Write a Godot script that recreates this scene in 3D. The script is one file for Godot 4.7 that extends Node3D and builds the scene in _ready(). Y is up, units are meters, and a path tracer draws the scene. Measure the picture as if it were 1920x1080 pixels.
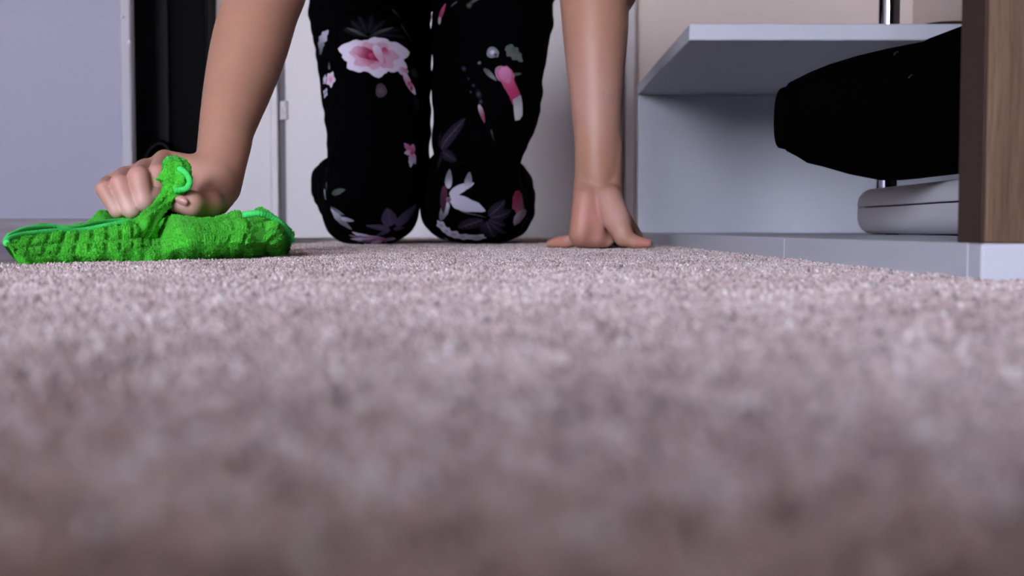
extends Node3D

# ---------------------------------------------------------------- frame of the place
# x to the right, y up (0 = tips of the carpet pile), -z away from the lens. Lens height 2.5 cm.
const EYE := Vector3(0, 0.025, 0)
const FOCAL := 2200.0
const PITCH := 2.8624
const FLOOR_Y := -0.012

func _ready():
	seed(7)
	# camera
	var cam := Camera3D.new()
	cam.name = "camera_view"
	cam.position = EYE
	cam.rotation_degrees = Vector3(-PITCH, 0, 0)
	var lens := CameraAttributesPhysical.new()
	lens.frustum_focal_length = 48.9
	lens.exposure_aperture = 13.5
	lens.frustum_focus_distance = 1.0
	lens.frustum_near = 0.01
	lens.frustum_far = 60.0
	cam.attributes = lens
	add_child(cam)
	cam.current = true
	# sky seen only through the window behind the lens, exposure
	var sky_mat := ProceduralSkyMaterial.new()
	sky_mat.sky_top_color = Color(0.78, 0.82, 0.92)
	sky_mat.sky_horizon_color = Color(0.93, 0.92, 0.96)
	sky_mat.ground_horizon_color = Color(0.62, 0.60, 0.58)
	sky_mat.ground_bottom_color = Color(0.45, 0.43, 0.40)
	sky_mat.sky_energy_multiplier = 1.0
	var sky := Sky.new()
	sky.sky_material = sky_mat
	var env := Environment.new()
	env.background_mode = Environment.BG_SKY
	env.sky = sky
	env.background_energy_multiplier = 46.0
	env.tonemap_mode = Environment.TONE_MAPPER_LINEAR
	env.tonemap_exposure = 1.0
	env.sdfgi_enabled = true
	env.ssao_enabled = true
	env.ssil_enabled = true
	var we := WorldEnvironment.new()
	we.name = "world_environment"
	we.environment = env
	add_child(we)

	make_materials()
	build_room()
	build_carpet()
	build_bench()
	build_person()
	build_cloth()
	build_bag()
	build_small_things()

# ---------------------------------------------------------------- helpers
func at(x: float, y: float, d: float) -> Vector3:      # a point given by its direction from the lens and its distance in depth
	var p := deg_to_rad(PITCH)
	var rx := (x - 960.0) / FOCAL
	var ry := (540.0 - y) / FOCAL
	var dir := Vector3(rx, ry * cos(p) - sin(p), -(cos(p) + ry * sin(p)))
	return EYE + dir * (d / -dir.z)

func m_of(px: float, d: float) -> float:
	return px * d / FOCAL

class Geo:
	var v := PackedVector3Array()
	var n := PackedVector3Array()
	var c := PackedColorArray()
	var uv := PackedVector2Array()
	var i := PackedInt32Array()
	func mesh() -> ArrayMesh:
		var a := []
		a.resize(Mesh.ARRAY_MAX)
		a[Mesh.ARRAY_VERTEX] = v
		a[Mesh.ARRAY_NORMAL] = n
		if c.size() == v.size(): a[Mesh.ARRAY_COLOR] = c
		if uv.size() == v.size(): a[Mesh.ARRAY_TEX_UV] = uv
		a[Mesh.ARRAY_INDEX] = i
		var m := ArrayMesh.new()
		m.add_surface_from_arrays(Mesh.PRIMITIVE_TRIANGLES, a)
		return m
	func poly(pts: Array, out: Vector3):
		var nn: Vector3 = (pts[1] - pts[0]).cross(pts[2] - pts[0]).normalized()
		var flip := nn.dot(out) > 0.0
		var s := v.size()
		for p in pts:
			v.append(p)
			n.append(nn if flip else -nn)
			uv.append(Vector2(p.x, p.y))
		for k in range(1, pts.size() - 1):
			if flip:
				i.append_array([s, s + k + 1, s + k])
			else:
				i.append_array([s, s + k, s + k + 1])
	# a box with chamfered edges
	func box(lo: Vector3, hi: Vector3, ch: float):
		var mid := (lo + hi) * 0.5
		var h := (hi - lo) * 0.5
		ch = minf(ch, minf(h.x, minf(h.y, h.z)) * 0.8)
		for a in 3:
			var b := (a + 1) % 3
			var e := (a + 2) % 3
			for s in [-1, 1]:
				var pts := []
				for q in [[-1, -1], [1, -1], [1, 1], [-1, 1]]:
					var p := mid
					p[a] += s * h[a]
					p[b] += q[0] * (h[b] - ch)
					p[e] += q[1] * (h[e] - ch)
					pts.append(p)
				var o := Vector3.ZERO
				o[a] = s
				poly(pts, o)
				for t in [-1, 1]:                       # the chamfer between face a*s and face b*t
					var ed := []
					for q in [-1, 1]:
						var p := mid
						p[a] += s * h[a]
						p[b] += t * (h[b] - ch)
						p[e] += q * (h[e] - ch)
						ed.append(p)
					for q in [1, -1]:
						var p := mid
						p[a] += s * (h[a] - ch)
						p[b] += t * h[b]
						p[e] += q * (h[e] - ch)
						ed.append(p)
					var o2 := Vector3.ZERO
					o2[a] = s
					o2[b] = t
					poly(ed, o2)
		for sx in [-1, 1]:
			for sy in [-1, 1]:
				for sz in [-1, 1]:
					var sg := Vector3(sx, sy, sz)
					var k := h - Vector3.ONE * ch
					poly([mid + sg * Vector3(h.x, k.y, k.z), mid + sg * Vector3(k.x, h.y, k.z), mid + sg * Vector3(k.x, k.y, h.z)], sg)
	# a grid of points g[row][col]; normals smooth; ring = columns close on themselves
	func grid(g: Array, ring := false, uvs = null, col = null):
		var R := g.size()
		var C: int = g[0].size()
		var s := v.size()
		for r in R:
			for q in C:
				var a: Vector3
				var b: Vector3
				if ring:
					a = g[r][(q + 1) % C] - g[r][(q - 1 + C) % C]
				else:
					a = g[r][mini(q + 1, C - 1)] - g[r][maxi(q - 1, 0)]
				b = g[mini(r + 1, R - 1)][q] - g[maxi(r - 1, 0)][q]
				var nn := a.cross(b).normalized()
				if nn == Vector3.ZERO: nn = Vector3.UP
				v.append(g[r][q])
				n.append(nn)
				uv.append(uvs[r][q] if uvs != null else Vector2(q, r))
				if col != null: c.append(col)
		var CC := C if ring else C - 1
		for r in R - 1:
			for q in CC:
				var p0 := s + r * C + q
				var p1 := s + r * C + (q + 1) % C
				var p2 := p1 + C
				var p3 := p0 + C
				i.append_array([p0, p2, p1, p0, p3, p2])
	# a tube along points with radii; normals point outward
	func tube(pts: Array, rad: Array, sides: int, caps := true, col = null):
		var rows := []
		var up := Vector3(0.31, 0.87, 0.38)
		var K := pts.size()
		for k in K:
			var t: Vector3 = (pts[mini(k + 1, K - 1)] - pts[maxi(k - 1, 0)]).normalized()
			var e1: Vector3 = (up - t * up.dot(t)).normalized()
			up = e1
			var e2 := t.cross(e1)
			var row := []
			for q in sides:
				var an := -TAU * q / sides
				row.append(pts[k] + (e1 * cos(an) + e2 * sin(an)) * rad[k])
			rows.append(row)
		if caps:
			var r0 := []
			var r1 := []
			for q in sides:
				r0.append(pts[0])
				r1.append(pts[K - 1])
			rows.push_front(r0)
			rows.append(r1)
		var s := v.size()
		grid(rows, true, null, col)
		# make sure that they do
		var mid := 1 if caps else 0
		var ctr: Vector3 = pts[0]
		if n[s + mid * sides].dot(v[s + mid * sides] - ctr) < 0.0:
			flip_from(s)
		if caps:
			var t0: Vector3 = (pts[0] - pts[1]).normalized()
			var t1: Vector3 = (pts[K - 1] - pts[K - 2]).normalized()
			for q in sides:
				n[s + q] = t0
				n[s + (rows.size() - 1) * sides + q] = t1
	func flip_from(s: int):
		for k in range(s, n.size()): n[k] = -n[k]
		var k := 0
		while k < i.size():
			if i[k] >= s:
				var t := i[k + 1]
				i[k + 1] = i[k + 2]
				i[k + 2] = t
			k += 3
	func lathe(base: Vector3, prof: Array, sides: int):          # prof: [radius, height] from below up
		var pts := []
		var rows := []
		for p in prof:
			var row := []
			for q in sides:
				var an := TAU * q / sides
				row.append(base + Vector3(cos(an) * p[0], p[1], sin(an) * p[0]))
			rows.append(row)
		var s := v.size()
		grid(rows, true)
		var j := s + sides * (prof.size() / 2)
		if n[j].dot(v[j] - Vector3(base.x, v[j].y, base.z)) < 0.0: flip_from(s)

func obj(called: String, g, mat: Material, parent: Node = self) -> MeshInstance3D:
	var o := MeshInstance3D.new()
	o.name = called
	o.mesh = g.mesh() if g is Geo else g
	o.material_override = mat
	parent.add_child(o, true)
	return o

func thing(called: String, label: String, category: String, group := "") -> Node3D:
	var o := Node3D.new()
	o.name = called
	add_child(o, true)
	return tag(o, label, category, group)

func tag(o, label: String, category: String, group := ""):
	o.set_meta("label", label)
	o.set_meta("category", category)
	if group: o.set_meta("group", group)
	return o

func struct(called: String, g, mat: Material, label: String, parent: Node = self):
	var o := obj(called, g, mat, parent)
	if parent == self:
		o.set_meta("kind", "structure")
		o.set_meta("label", label)
		o.set_meta("category", called.split("_")[0])
	return o

func one_box(lo: Vector3, hi: Vector3, ch := 0.002) -> Geo:
	var g := Geo.new()
	g.box(lo, hi, ch)
	return g

func cr(a, b, c, d, t: float):                        # Catmull-Rom
	return 0.5 * ((2.0 * b) + (c - a) * t + (2.0 * a - 5.0 * b + 4.0 * c - d) * t * t + (3.0 * b - a - 3.0 * c + d) * t * t * t)

func along(pts: Array, u: float):                     # u from 0 to 1 along a list of values
	var K := pts.size()
	var f := clampf(u, 0.0, 1.0) * (K - 1)
	var k := mini(int(f), K - 2)
	return cr(pts[maxi(k - 1, 0)], pts[k], pts[k + 1], pts[mini(k + 2, K - 1)], f - k)

func smooth_line(pts: Array, steps: int) -> Array:
	var out := []
	for k in steps + 1: out.append(along(pts, float(k) / steps))
	return out

func noise(freq: float, sd: int, type := FastNoiseLite.TYPE_SIMPLEX_SMOOTH, oct := 3) -> FastNoiseLite:
	var f := FastNoiseLite.new()
	f.noise_type = type
	f.frequency = freq
	f.seed = sd
	f.fractal_octaves = oct
	return f

# ---------------------------------------------------------------- materials
var M := {}

func plain(col: Color, rough := 0.6, spec := 0.5) -> StandardMaterial3D:
	var m := StandardMaterial3D.new()
	m.albedo_color = col
	m.roughness = rough
	m.metallic_specular = spec
	return m

func tex_of(im: Image) -> ImageTexture:
	return ImageTexture.create_from_image(im)

func noise_tex(n: FastNoiseLite, size: int, ramp: Gradient = null, as_normal := false, bump := 4.0) -> NoiseTexture2D:
	var t := NoiseTexture2D.new()
	t.width = size
	t.height = size
	t.seamless = true
	t.noise = n
	t.generate_mipmaps = false
	if ramp: t.color_ramp = ramp
	t.as_normal_map = as_normal
	t.bump_strength = bump
	return t

func ramp2(a: Color, b: Color) -> Gradient:
	var g := Gradient.new()
	g.set_color(0, a)
	g.set_color(1, b)
	return g

# wood: long fibres along the image's height, pores and soft bands
func wood_image(w: int, h: int, dark: Color, light: Color, sd: int, cross: float, run: float) -> Image:
	var im := Image.create(w, h, false, Image.FORMAT_RGB8)
	var n1 := noise(1.0, sd, FastNoiseLite.TYPE_SIMPLEX_SMOOTH, 2)
	var n2 := noise(1.0, sd + 1, FastNoiseLite.TYPE_SIMPLEX_SMOOTH, 1)
	for y in h:
		for x in w:
			var wob := n2.get_noise_2d(x * 0.004 * cross, y * 0.004 * run) * 6.0
			var f := 0.5 + 0.45 * n1.get_noise_2d((x + wob) * 0.018 * cross, y * 0.0022 * run) + 0.28 * n2.get_noise_2d((x + wob) * 0.11 * cross, y * 0.006 * run)
			var pore := n2.get_noise_2d(x * 0.34 * cross, y * 0.017 * run + 50.0)
			if pore > 0.42: f -= (pore - 0.42) * 1.1
			im.set_pixel(x, y, dark.lerp(light, clampf(f, 0.0, 1.0)))
	return im

func tri(m: StandardMaterial3D, scale: Vector3, world := true):
	m.uv1_triplanar = true
	m.uv1_world_triplanar = world
	m.uv1_scale = scale
	return m

func make_materials():
	M.wall_beige = plain(Color(0.90, 0.85, 0.825), 0.8, 0.3)
	M.wall_cool = plain(Color(0.66, 0.655, 0.72), 0.8, 0.3)
	M.ceiling = plain(Color(0.76, 0.70, 0.65), 0.9, 0.2)
	M.door = plain(Color(0.83, 0.815, 0.82), 0.45, 0.5)
	M.cap_white = plain(Color(0.93, 0.93, 0.94), 0.35, 0.5)
	M.trim = plain(Color(0.69, 0.68, 0.71), 0.5, 0.5)
	M.steel = plain(Color(0.80, 0.80, 0.82), 0.25, 0.5)
	M.steel.metallic = 1.0
	M.chrome = plain(Color(0.86, 0.86, 0.88), 0.09, 0.5)
	M.chrome.metallic = 1.0
	M.navy = plain(Color(0.09, 0.095, 0.13), 0.5, 0.3)
	M.black = plain(Color(0.012, 0.012, 0.018), 0.5, 0.12)
	M.black_cloth = plain(Color(0.008, 0.008, 0.009), 0.95, 0.08)
	M.bench = plain(Color(0.74, 0.745, 0.775), 0.42, 0.45)
	M.case = plain(Color(0.80, 0.785, 0.79), 0.55, 0.4)
	M.brown = plain(Color(0.27, 0.205, 0.165), 0.95, 0.1)
	M.camera = plain(Color(0.03, 0.03, 0.033), 0.6, 0.4)
	M.oak = plain(Color.WHITE, 0.6, 0.35)
	M.oak.albedo_texture = tex_of(wood_image(512, 768, Color(0.31, 0.235, 0.175), Color(0.485, 0.39, 0.305), 3, 2.2, 1.0))
	tri(M.oak, Vector3(4.0, 2.6, 4.0))
	M.edge = plain(Color(0.24, 0.185, 0.155), 0.6, 0.3)
	M.ottoman = plain(Color(0.36, 0.28, 0.23), 0.95, 0.1)
	M.laminate = plain(Color.WHITE, 0.5, 0.4)
	M.laminate.albedo_texture = tex_of(wood_image(512, 256, Color(0.50, 0.47, 0.49), Color(0.64, 0.60, 0.63), 9, 0.12, 6.0))
	tri(M.laminate, Vector3(1.3, 1.3 * 9.0, 1.3))
	# skin
	M.skin = plain(Color.WHITE, 0.48, 0.42)
	M.skin.vertex_color_use_as_albedo = true
	M.skin.subsurf_scatter_enabled = true
	M.skin.subsurf_scatter_strength = 0.12
	M.skin.normal_enabled = true
	M.skin.normal_texture = noise_tex(noise(0.035, 12, FastNoiseLite.TYPE_CELLULAR, 2), 512, null, true, 2.0)
	M.skin.normal_scale = 0.22
	tri(M.skin, Vector3.ONE * 28.0)
	M.nail = plain(Color(0.74, 0.535, 0.49), 0.32, 0.5)
	M.hair = plain(Color(0.10, 0.065, 0.045), 0.55, 0.4)
	M.shirt = plain(Color(0.10, 0.10, 0.115), 0.9, 0.2)
	# terry
	M.terry = plain(Color.WHITE, 0.95, 0.12)
	M.terry.vertex_color_use_as_albedo = true
	M.terry.normal_enabled = true
	M.terry.normal_texture = noise_tex(noise(0.06, 4, FastNoiseLite.TYPE_CELLULAR, 2), 512, null, true, 8.0)
	M.terry.normal_scale = 1.0
	M.terry.rim_enabled = true
	M.terry.rim = 0.08
	M.terry.rim_tint = 0.8
	tri(M.terry, Vector3.ONE * 26.0)
	M.hem = plain(Color(0.30, 0.86, 0.42), 0.85, 0.2)
	M.pile = plain(Color.WHITE, 0.62, 0.45)
	M.pile.vertex_color_use_as_albedo = true
	M.pile.rim_enabled = true
	M.pile.rim = 0.5
	M.gap = plain(Color(0.30, 0.28, 0.27), 0.9, 0.1)
	M.gap_grey = plain(Color(0.46, 0.44, 0.46), 0.7, 0.3)
	M.loops = plain(Color.WHITE, 0.9, 0.15)
	M.loops.vertex_color_use_as_albedo = true
	M.backing = plain(Color(0.42, 0.36, 0.36), 0.95, 0.1)

# ---------------------------------------------------------------- room
func build_room():
	var zb := -3.4
	var zf := 2.4
	var xl := -2.3
	var xr := 1.15
	var top := 2.5
	var t := 0.12
	# floor: slab and laminate boards of which each is a piece
	var fl = struct("floor", one_box(Vector3(xl - t, FLOOR_Y - 0.12, zb - t), Vector3(xr + t, FLOOR_Y - 0.010, zf + t)), M.laminate, "grey wood-grain laminate floor round the edges of the carpet")
	var rows := 0
	var z := zb
	while z < zf - 0.01:
		var x := xl - fposmod(rows * 0.43, 1.2)
		while x < xr:
			var lo := Vector3(maxf(x, xl), FLOOR_Y - 0.010, z)
			var hi := Vector3(minf(x + 1.2, xr), FLOOR_Y, minf(z + 0.19, zf))
			if hi.x - lo.x > 0.02: obj("plank", one_box(lo + Vector3(0.0006, 0, 0.0006), hi - Vector3(0.0006, 0, 0.0006), 0.0012), M.laminate, fl)
			x += 1.2
		z += 0.19
		rows += 1
	struct("ceiling", one_box(Vector3(xl - t, top, zb - t), Vector3(xr + t, top + t, zf + t)), M.ceiling, "white ceiling above the room")
	struct("wall_left", one_box(Vector3(xl - t, FLOOR_Y, zb - t), Vector3(xl, top, zf + t)), M.wall_cool, "pale wall along the left side of the room")
	struct("wall_right", one_box(Vector3(xr, FLOOR_Y, zb - t), Vector3(xr + t, top, zf + t)), M.wall_beige, "beige wall along the right side of the room")
	struct("wall_back", one_box(Vector3(xl, FLOOR_Y, zb - t), Vector3(xr, top, zb)), M.wall_beige, "beige back wall beside the white door and above the low shelf")
	# the wall behind the lens with a window opening
	var wx0 := -2.2
	var wx1 := -0.5
	var wy0 := 0.50
	var wy1 := 1.75
	var g := Geo.new()
	g.box(Vector3(xl, FLOOR_Y, zf), Vector3(wx0, top, zf + t), 0.001)
	g.box(Vector3(wx1, FLOOR_Y, zf), Vector3(xr, top, zf + t), 0.001)
	g.box(Vector3(wx0, FLOOR_Y, zf), Vector3(wx1, wy0, zf + t), 0.001)
	g.box(Vector3(wx0, wy1, zf), Vector3(wx1, top, zf + t), 0.001)
	struct("wall_front", g, M.wall_beige, "wall with a large window facing the door")
	g = Geo.new()
	g.box(Vector3(wx0, wy0, zf + 0.03), Vector3(wx0 + 0.06, wy1, zf + 0.09), 0.004)
	g.box(Vector3(wx1 - 0.06, wy0, zf + 0.03), Vector3(wx1, wy1, zf + 0.09), 0.004)
	g.box(Vector3(wx0 + 0.06, wy0, zf + 0.03), Vector3(wx1 - 0.06, wy0 + 0.06, zf + 0.09), 0.004)
	g.box(Vector3(wx0 + 0.06, wy1 - 0.06, zf + 0.03), Vector3(wx1 - 0.06, wy1, zf + 0.09), 0.004)
	var wf = struct("window_1", g, M.door, "white window frame in the wall facing the door")
	obj("mullion", one_box(Vector3((wx0 + wx1) / 2 - 0.03, wy0 + 0.06, zf + 0.03), Vector3((wx0 + wx1) / 2 + 0.03, wy1 - 0.06, zf + 0.09)), M.door, wf)
	# pale wall return on the left with its corner strip
	var pz := -3.0
	var px1 := m_of(232.0 - 960.0, 3.0)
	struct("wall_return", one_box(Vector3(xl, FLOOR_Y, pz - 0.03), Vector3(px1, top, pz), 0.001), M.wall_cool, "lavender grey wall behind the green cloth")
	var tr = struct("trim_1", one_box(Vector3(px1, FLOOR_Y, pz - 0.03), Vector3(m_of(252.0 - 960.0, 3.0), top, pz + 0.004), 0.003), M.trim, "pale corner strip along the edge of the lavender grey wall")
	for q in [[230.0, 32.0], [243.0, 79.0]]:
		var c := at(q[0], q[1], 2.996)
		var gs := Geo.new()
		gs.tube([c + Vector3(0, 0, -0.004), c + Vector3(0, 0, 0.003), c + Vector3(0, 0, 0.005)], [0.0042, 0.0042, 0.0025], 12)
		obj("screw_cap", gs, M.cap_white, tr)
	struct("baseboard_left", one_box(Vector3(xl, FLOOR_Y, pz), Vector3(px1 + 0.004, 0.052, pz + 0.014), 0.004), M.laminate, "grey wood-grain skirting board along the lavender wall")
	# door in the back wall
	var s := 3.4 / FOCAL
	var dz := zb + 0.002
	var dr = Node3D.new()
	dr.name = "door_1"
	add_child(dr)
	dr.set_meta("kind", "structure")
	dr.set_meta("label", "white hinged door closed behind the kneeling person")
	dr.set_meta("category", "door")
	obj("leaf", one_box(Vector3(-418 * s, -0.0012, dz), Vector3(204 * s, 2.02, dz + 0.036), 0.003), M.door, dr)
	obj("side_panel", one_box(Vector3(-570 * s, -0.010, dz), Vector3(-445 * s, 2.06, dz + 0.030), 0.003), M.door, dr)
	obj("rebate", one_box(Vector3(-446 * s, -0.010, dz), Vector3(-432 * s, 2.05, dz + 0.034), 0.003), M.door, dr)
	obj("jamb", one_box(Vector3(208 * s, -0.010, dz), Vector3(227 * s, 2.06, dz + 0.046), 0.004), M.door, dr)
	obj("gap_strip", one_box(Vector3(-432 * s, -0.010, dz), Vector3(-418 * s, 2.03, dz + 0.012), 0.001), M.gap_grey, dr)
	obj("threshold", one_box(Vector3(-418 * s, FLOOR_Y, dz), Vector3(204 * s, FLOOR_Y + 0.003, dz + 0.05), 0.001), M.gap, dr)
	var hg := Geo.new()
	var hc := at(535, 207, 3.36)
	for k in 3:
		var y0 := -0.026 + k * 0.0178
		hg.lathe(hc + Vector3(0, y0, 0), [[0.0, 0.0], [0.0075, 0.0], [0.0085, 0.001], [0.0085, 0.0155], [0.0075, 0.0165], [0.0, 0.0165]], 16)
	hg.box(hc + Vector3(-0.016, -0.026, -0.012), hc + Vector3(0.016, 0.026, -0.006), 0.001)
	obj("hinge", hg, M.door, dr)
	# dark tall cabinet between the wall return and the door
	var cb := thing("tall_cabinet", "tall dark navy and black cabinet between lavender wall and white door", "cabinet")
	var cx0 := -1.30
	var cx1 := m_of(391.0 - 960.0, 3.25)
	var cm := m_of(322.0 - 960.0, 3.25)
	obj("carcass", one_box(Vector3(cx0, FLOOR_Y, zb + 0.002), Vector3(cx1, 2.1, -3.27), 0.003), M.black, cb)
	obj("door_panel", one_box(Vector3(cx0 + 0.001, FLOOR_Y + 0.06, -3.268), Vector3(cm - 0.001, 2.09, -3.25), 0.003), M.navy, cb)
	obj("glass_panel", one_box(Vector3(cm + 0.001, FLOOR_Y + 0.06, -3.268), Vector3(cx1 - 0.001, 2.09, -3.25), 0.003), M.black, cb)

# ---------------------------------------------------------------- carpet
func build_carpet():
	var x0 := -0.362
	var x1 := 0.2315
	var cp := thing("carpet", "greige cut pile carpet covering the floor under cloth and person", "carpet")
	var bg := Geo.new()
	bg.box(Vector3(x0 + 0.004, FLOOR_Y + 0.0005, -3.25), Vector3(x1 - 0.002, FLOOR_Y + 0.005, 0.75), 0.001)
	bg.box(Vector3(x1 - 0.002, FLOOR_Y + 0.0005, -0.576), Vector3(1.0, FLOOR_Y + 0.005, 0.75), 0.001)
	obj("backing", bg, M.backing, cp)
	# tufts: bent twisted yarn ends in four shapes
	var rng := RandomNumberGenerator.new()
	rng.seed = 41
	var shapes := []
	for k in 4:
		var g := Geo.new()
		for strand in 2:
			var pts := []
			var rad := []
			var an := rng.randf() * TAU
			var lean := rng.randf_range(0.0012, 0.0036)
			for q in 5:
				var f := q / 4.0
				var tw := an + f * 3.4 + strand * PI
				pts.append(Vector3(cos(an) * lean * f * f + cos(tw) * 0.00065, -0.0075 + 0.0078 * f - strand * 0.0006 * f, sin(an) * lean * f * f + sin(tw) * 0.00065))
				rad.append([0.0008, 0.00095, 0.00105, 0.001, 0.0005][q])
			g.tube(pts, rad, 5, true)
		shapes.append(g.mesh())
	var fleck := noise(70.0, 15, FastNoiseLite.TYPE_SIMPLEX_SMOOTH, 2)
	var patch := noise(9.0, 5, FastNoiseLite.TYPE_SIMPLEX_SMOOTH, 2)
	var height := noise(16.0, 8, FastNoiseLite.TYPE_SIMPLEX_SMOOTH, 2)
	var places := [[], [], [], []]
	var tints := [[], [], [], []]
	var bands := [[0.75, 0.03, 0.006, 1.9], [0.03, -0.62, 0.0021, 1.0], [-0.62, -1.3, 0.0024, 1.05], [-1.3, -2.05, 0.0031, 1.3], [-2.05, -3.25, 0.0050, 2.0]]
	for b in bands:
		var st: float = b[2]
		var z: float = b[0]
		while z > b[1]:
			var xa := x0
			var xb := x1
			if z > -0.576: xb = 0.45
			var half := 0.5 * absf(z) + 0.16
			xa = maxf(xa, -half)
			xb = minf(xb, half)
			var x := xa
			while x < xb:
				var k := rng.randi() % 4
				var p := Vector3(x + rng.randf_range(-0.5, 0.5) * st, 0, z + rng.randf_range(-0.5, 0.5) * st)
				var hh := height.get_noise_2d(p.x, p.z)
				p.y = hh * 0.0012 + rng.randf_range(-0.0016, 0.0006)
				if p.x < x1 and p.x > x1 - 0.0015 and p.z < -0.576: p.x = x1 - 0.0015
				var sc: float = b[3] * rng.randf_range(0.85, 1.2)
				var bs := Basis(Vector3(rng.randf_range(-1, 1), 0, rng.randf_range(-1, 1)).normalized(), rng.randf_range(0.0, 0.5)) * Basis(Vector3.UP, rng.randf() * TAU)
				places[k].append(Transform3D(bs.scaled(Vector3(sc, minf(sc, 1.25), sc)), p))
				var pn := patch.get_noise_2d(p.x, p.z)
				var col := Color(0.41, 0.300, 0.272).lerp(Color(0.68, 0.555, 0.525), clampf(0.5 + pn * 0.55 + fleck.get_noise_2d(p.x, p.z) * 0.9 + rng.randfn(0.0, 0.28), 0.0, 1.0))
				var r := rng.randf()
				if r < 0.12: col = col * 0.45
				elif r > 0.90: col = Color(minf(col.r * 1.55, 0.88), minf(col.g * 1.6, 0.86), minf(col.b * 1.6, 0.86))
				tints[k].append(Color(col.r, col.g, col.b, 1.0))
				x += st
			z -= st
	var total := 0
	for k in 4:
		var mm := MultiMesh.new()
		mm.transform_format = MultiMesh.TRANSFORM_3D
		mm.use_colors = true
		mm.mesh = shapes[k]
		mm.instance_count = places[k].size()
		for j in places[k].size():
			mm.set_instance_transform(j, places[k][j])
			mm.set_instance_color(j, tints[k][j])
		total += places[k].size()
		var mi := MultiMeshInstance3D.new()
		mi.name = "pile"
		mi.multimesh = mm
		mi.material_override = M.pile
		mi.set_meta("kind", "stuff")
		cp.add_child(mi, true)
	print("tufts ", total)

# ---------------------------------------------------------------- low bench on the right
func build_bench():
	var X := 0.232
	var XR := 1.14
	var zn := -0.580
	var zs := -1.55
	var ze := -2.17
	var py := 0.018
	var b := thing("low_bench", "white low shelf unit with wood-grain end panel at the carpet edge", "shelf unit")
	obj("plinth", one_box(Vector3(X, FLOOR_Y, -1.0), Vector3(X + 0.018, py, zn - 0.0181), 0.0003), M.bench, b)
	obj("plinth", one_box(Vector3(X, FLOOR_Y, ze - 0.02), Vector3(X + 0.018, py, -1.0008), 0.0012), M.bench, b)
	obj("plinth_end", one_box(Vector3(X, FLOOR_Y, zn - 0.018), Vector3(XR, py, zn), 0.0012), M.bench, b)
	obj("bottom_board", one_box(Vector3(X + 0.0185, py - 0.018, ze - 0.02), Vector3(XR, py, zn - 0.0185), 0.0008), M.bench, b)
	obj("end_panel", one_box(Vector3(X + 0.0016, py + 0.0002, -0.612), Vector3(XR, 0.62, zn), 0.0006), M.oak, b)
	obj("edge_band", one_box(Vector3(X, py + 0.0002, -0.612), Vector3(X + 0.0015, 0.62, zn - 0.0006), 0.0004), M.edge, b)
	obj("back_panel", one_box(Vector3(X, py + 0.0002, ze - 0.018), Vector3(XR, 0.2715, ze), 0.0012), M.bench, b)
	obj("top_board", one_box(Vector3(X, 0.272, ze - 0.02), Vector3(XR, 0.2935, zs), 0.0012), M.bench, b)
	obj("side_panel", one_box(Vector3(XR - 0.02, py + 0.0002, ze + 0.001), Vector3(XR, 0.2715, -0.6125), 0.001), M.edge, b)
	obj("table_top", one_box(Vector3(X - 0.012, 0.6204, ze - 0.02), Vector3(XR, 0.648, zn + 0.010), 0.0015), M.oak, b)
	var c := at(1666, 60, 1.64)
	var g := Geo.new()
	g.lathe(Vector3(c.x, py, c.z), [[0.0, 0.0], [0.019, 0.0], [0.020, 0.002], [0.019, 0.005], [0.0145, 0.006], [0.0145, 0.2535], [0.0, 0.2535]], 32)
	obj("leg", g, M.chrome, b)
	var pole := thing("chrome_pole", "chrome support tube standing on the top board of the low shelf", "pole")
	g = Geo.new()
	g.lathe(Vector3(c.x, 0.2937, c.z), [[0.0, 0.0], [0.0165, 0.0], [0.0172, 0.001], [0.0165, 0.003], [0.0145, 0.0035], [0.0145, 0.310], [0.0, 0.310]], 40)
	obj("tube", g, M.chrome, pole)
	g = Geo.new()
	g.lathe(Vector3(c.x, 0.6037, c.z), [[0.0, 0.0], [0.0150, 0.0], [0.0170, 0.002], [0.0170, 0.0165], [0.0, 0.0165]], 32)
	obj("cap", g, M.black, pole)

# ---------------------------------------------------------------- bodies as a field of tapered capsules joined by a smooth minimum
var prims := []        # [a, b, ra, rb, k]
var blush := []        # [centre, radius, colour, weight]

func cap(a: Vector3, b: Vector3, ra: float, rb: float, k := 0.004):
	prims.append([a, b, ra, rb, k])

func chain(pts: Array, rad: Array, k := 0.003):
	for q in pts.size() - 1: cap(pts[q], pts[q + 1], rad[q], rad[q + 1], k)

func limb(pts: Array, rad: Array, n: int, k := 0.0012):        # a smooth tapering limb through many short pieces
	var l := smooth_line(pts, n)
	var r := smooth_line(rad, n)
	for q in n: cap(l[q], l[q + 1], r[q], r[q + 1], k)

var skin_noise := noise(30.0, 77, FastNoiseLite.TYPE_SIMPLEX_SMOOTH, 3)

func skin_at(p: Vector3) -> Color:
	var col := Color(0.41, 0.208, 0.138)
	for b in blush:
		var d: float = (p - b[0]).length() / b[1]
		if d < 1.0:
			var w := 1.0 - d * d
			col = col.lerp(b[2], w * w * b[3])
	var f := 1.0 + 0.055 * skin_noise.get_noise_3dv(p) + 0.03 * skin_noise.get_noise_3dv(p * 4.0)
	return Color(col.r * f, col.g * f, col.b * f, 1.0)

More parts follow.
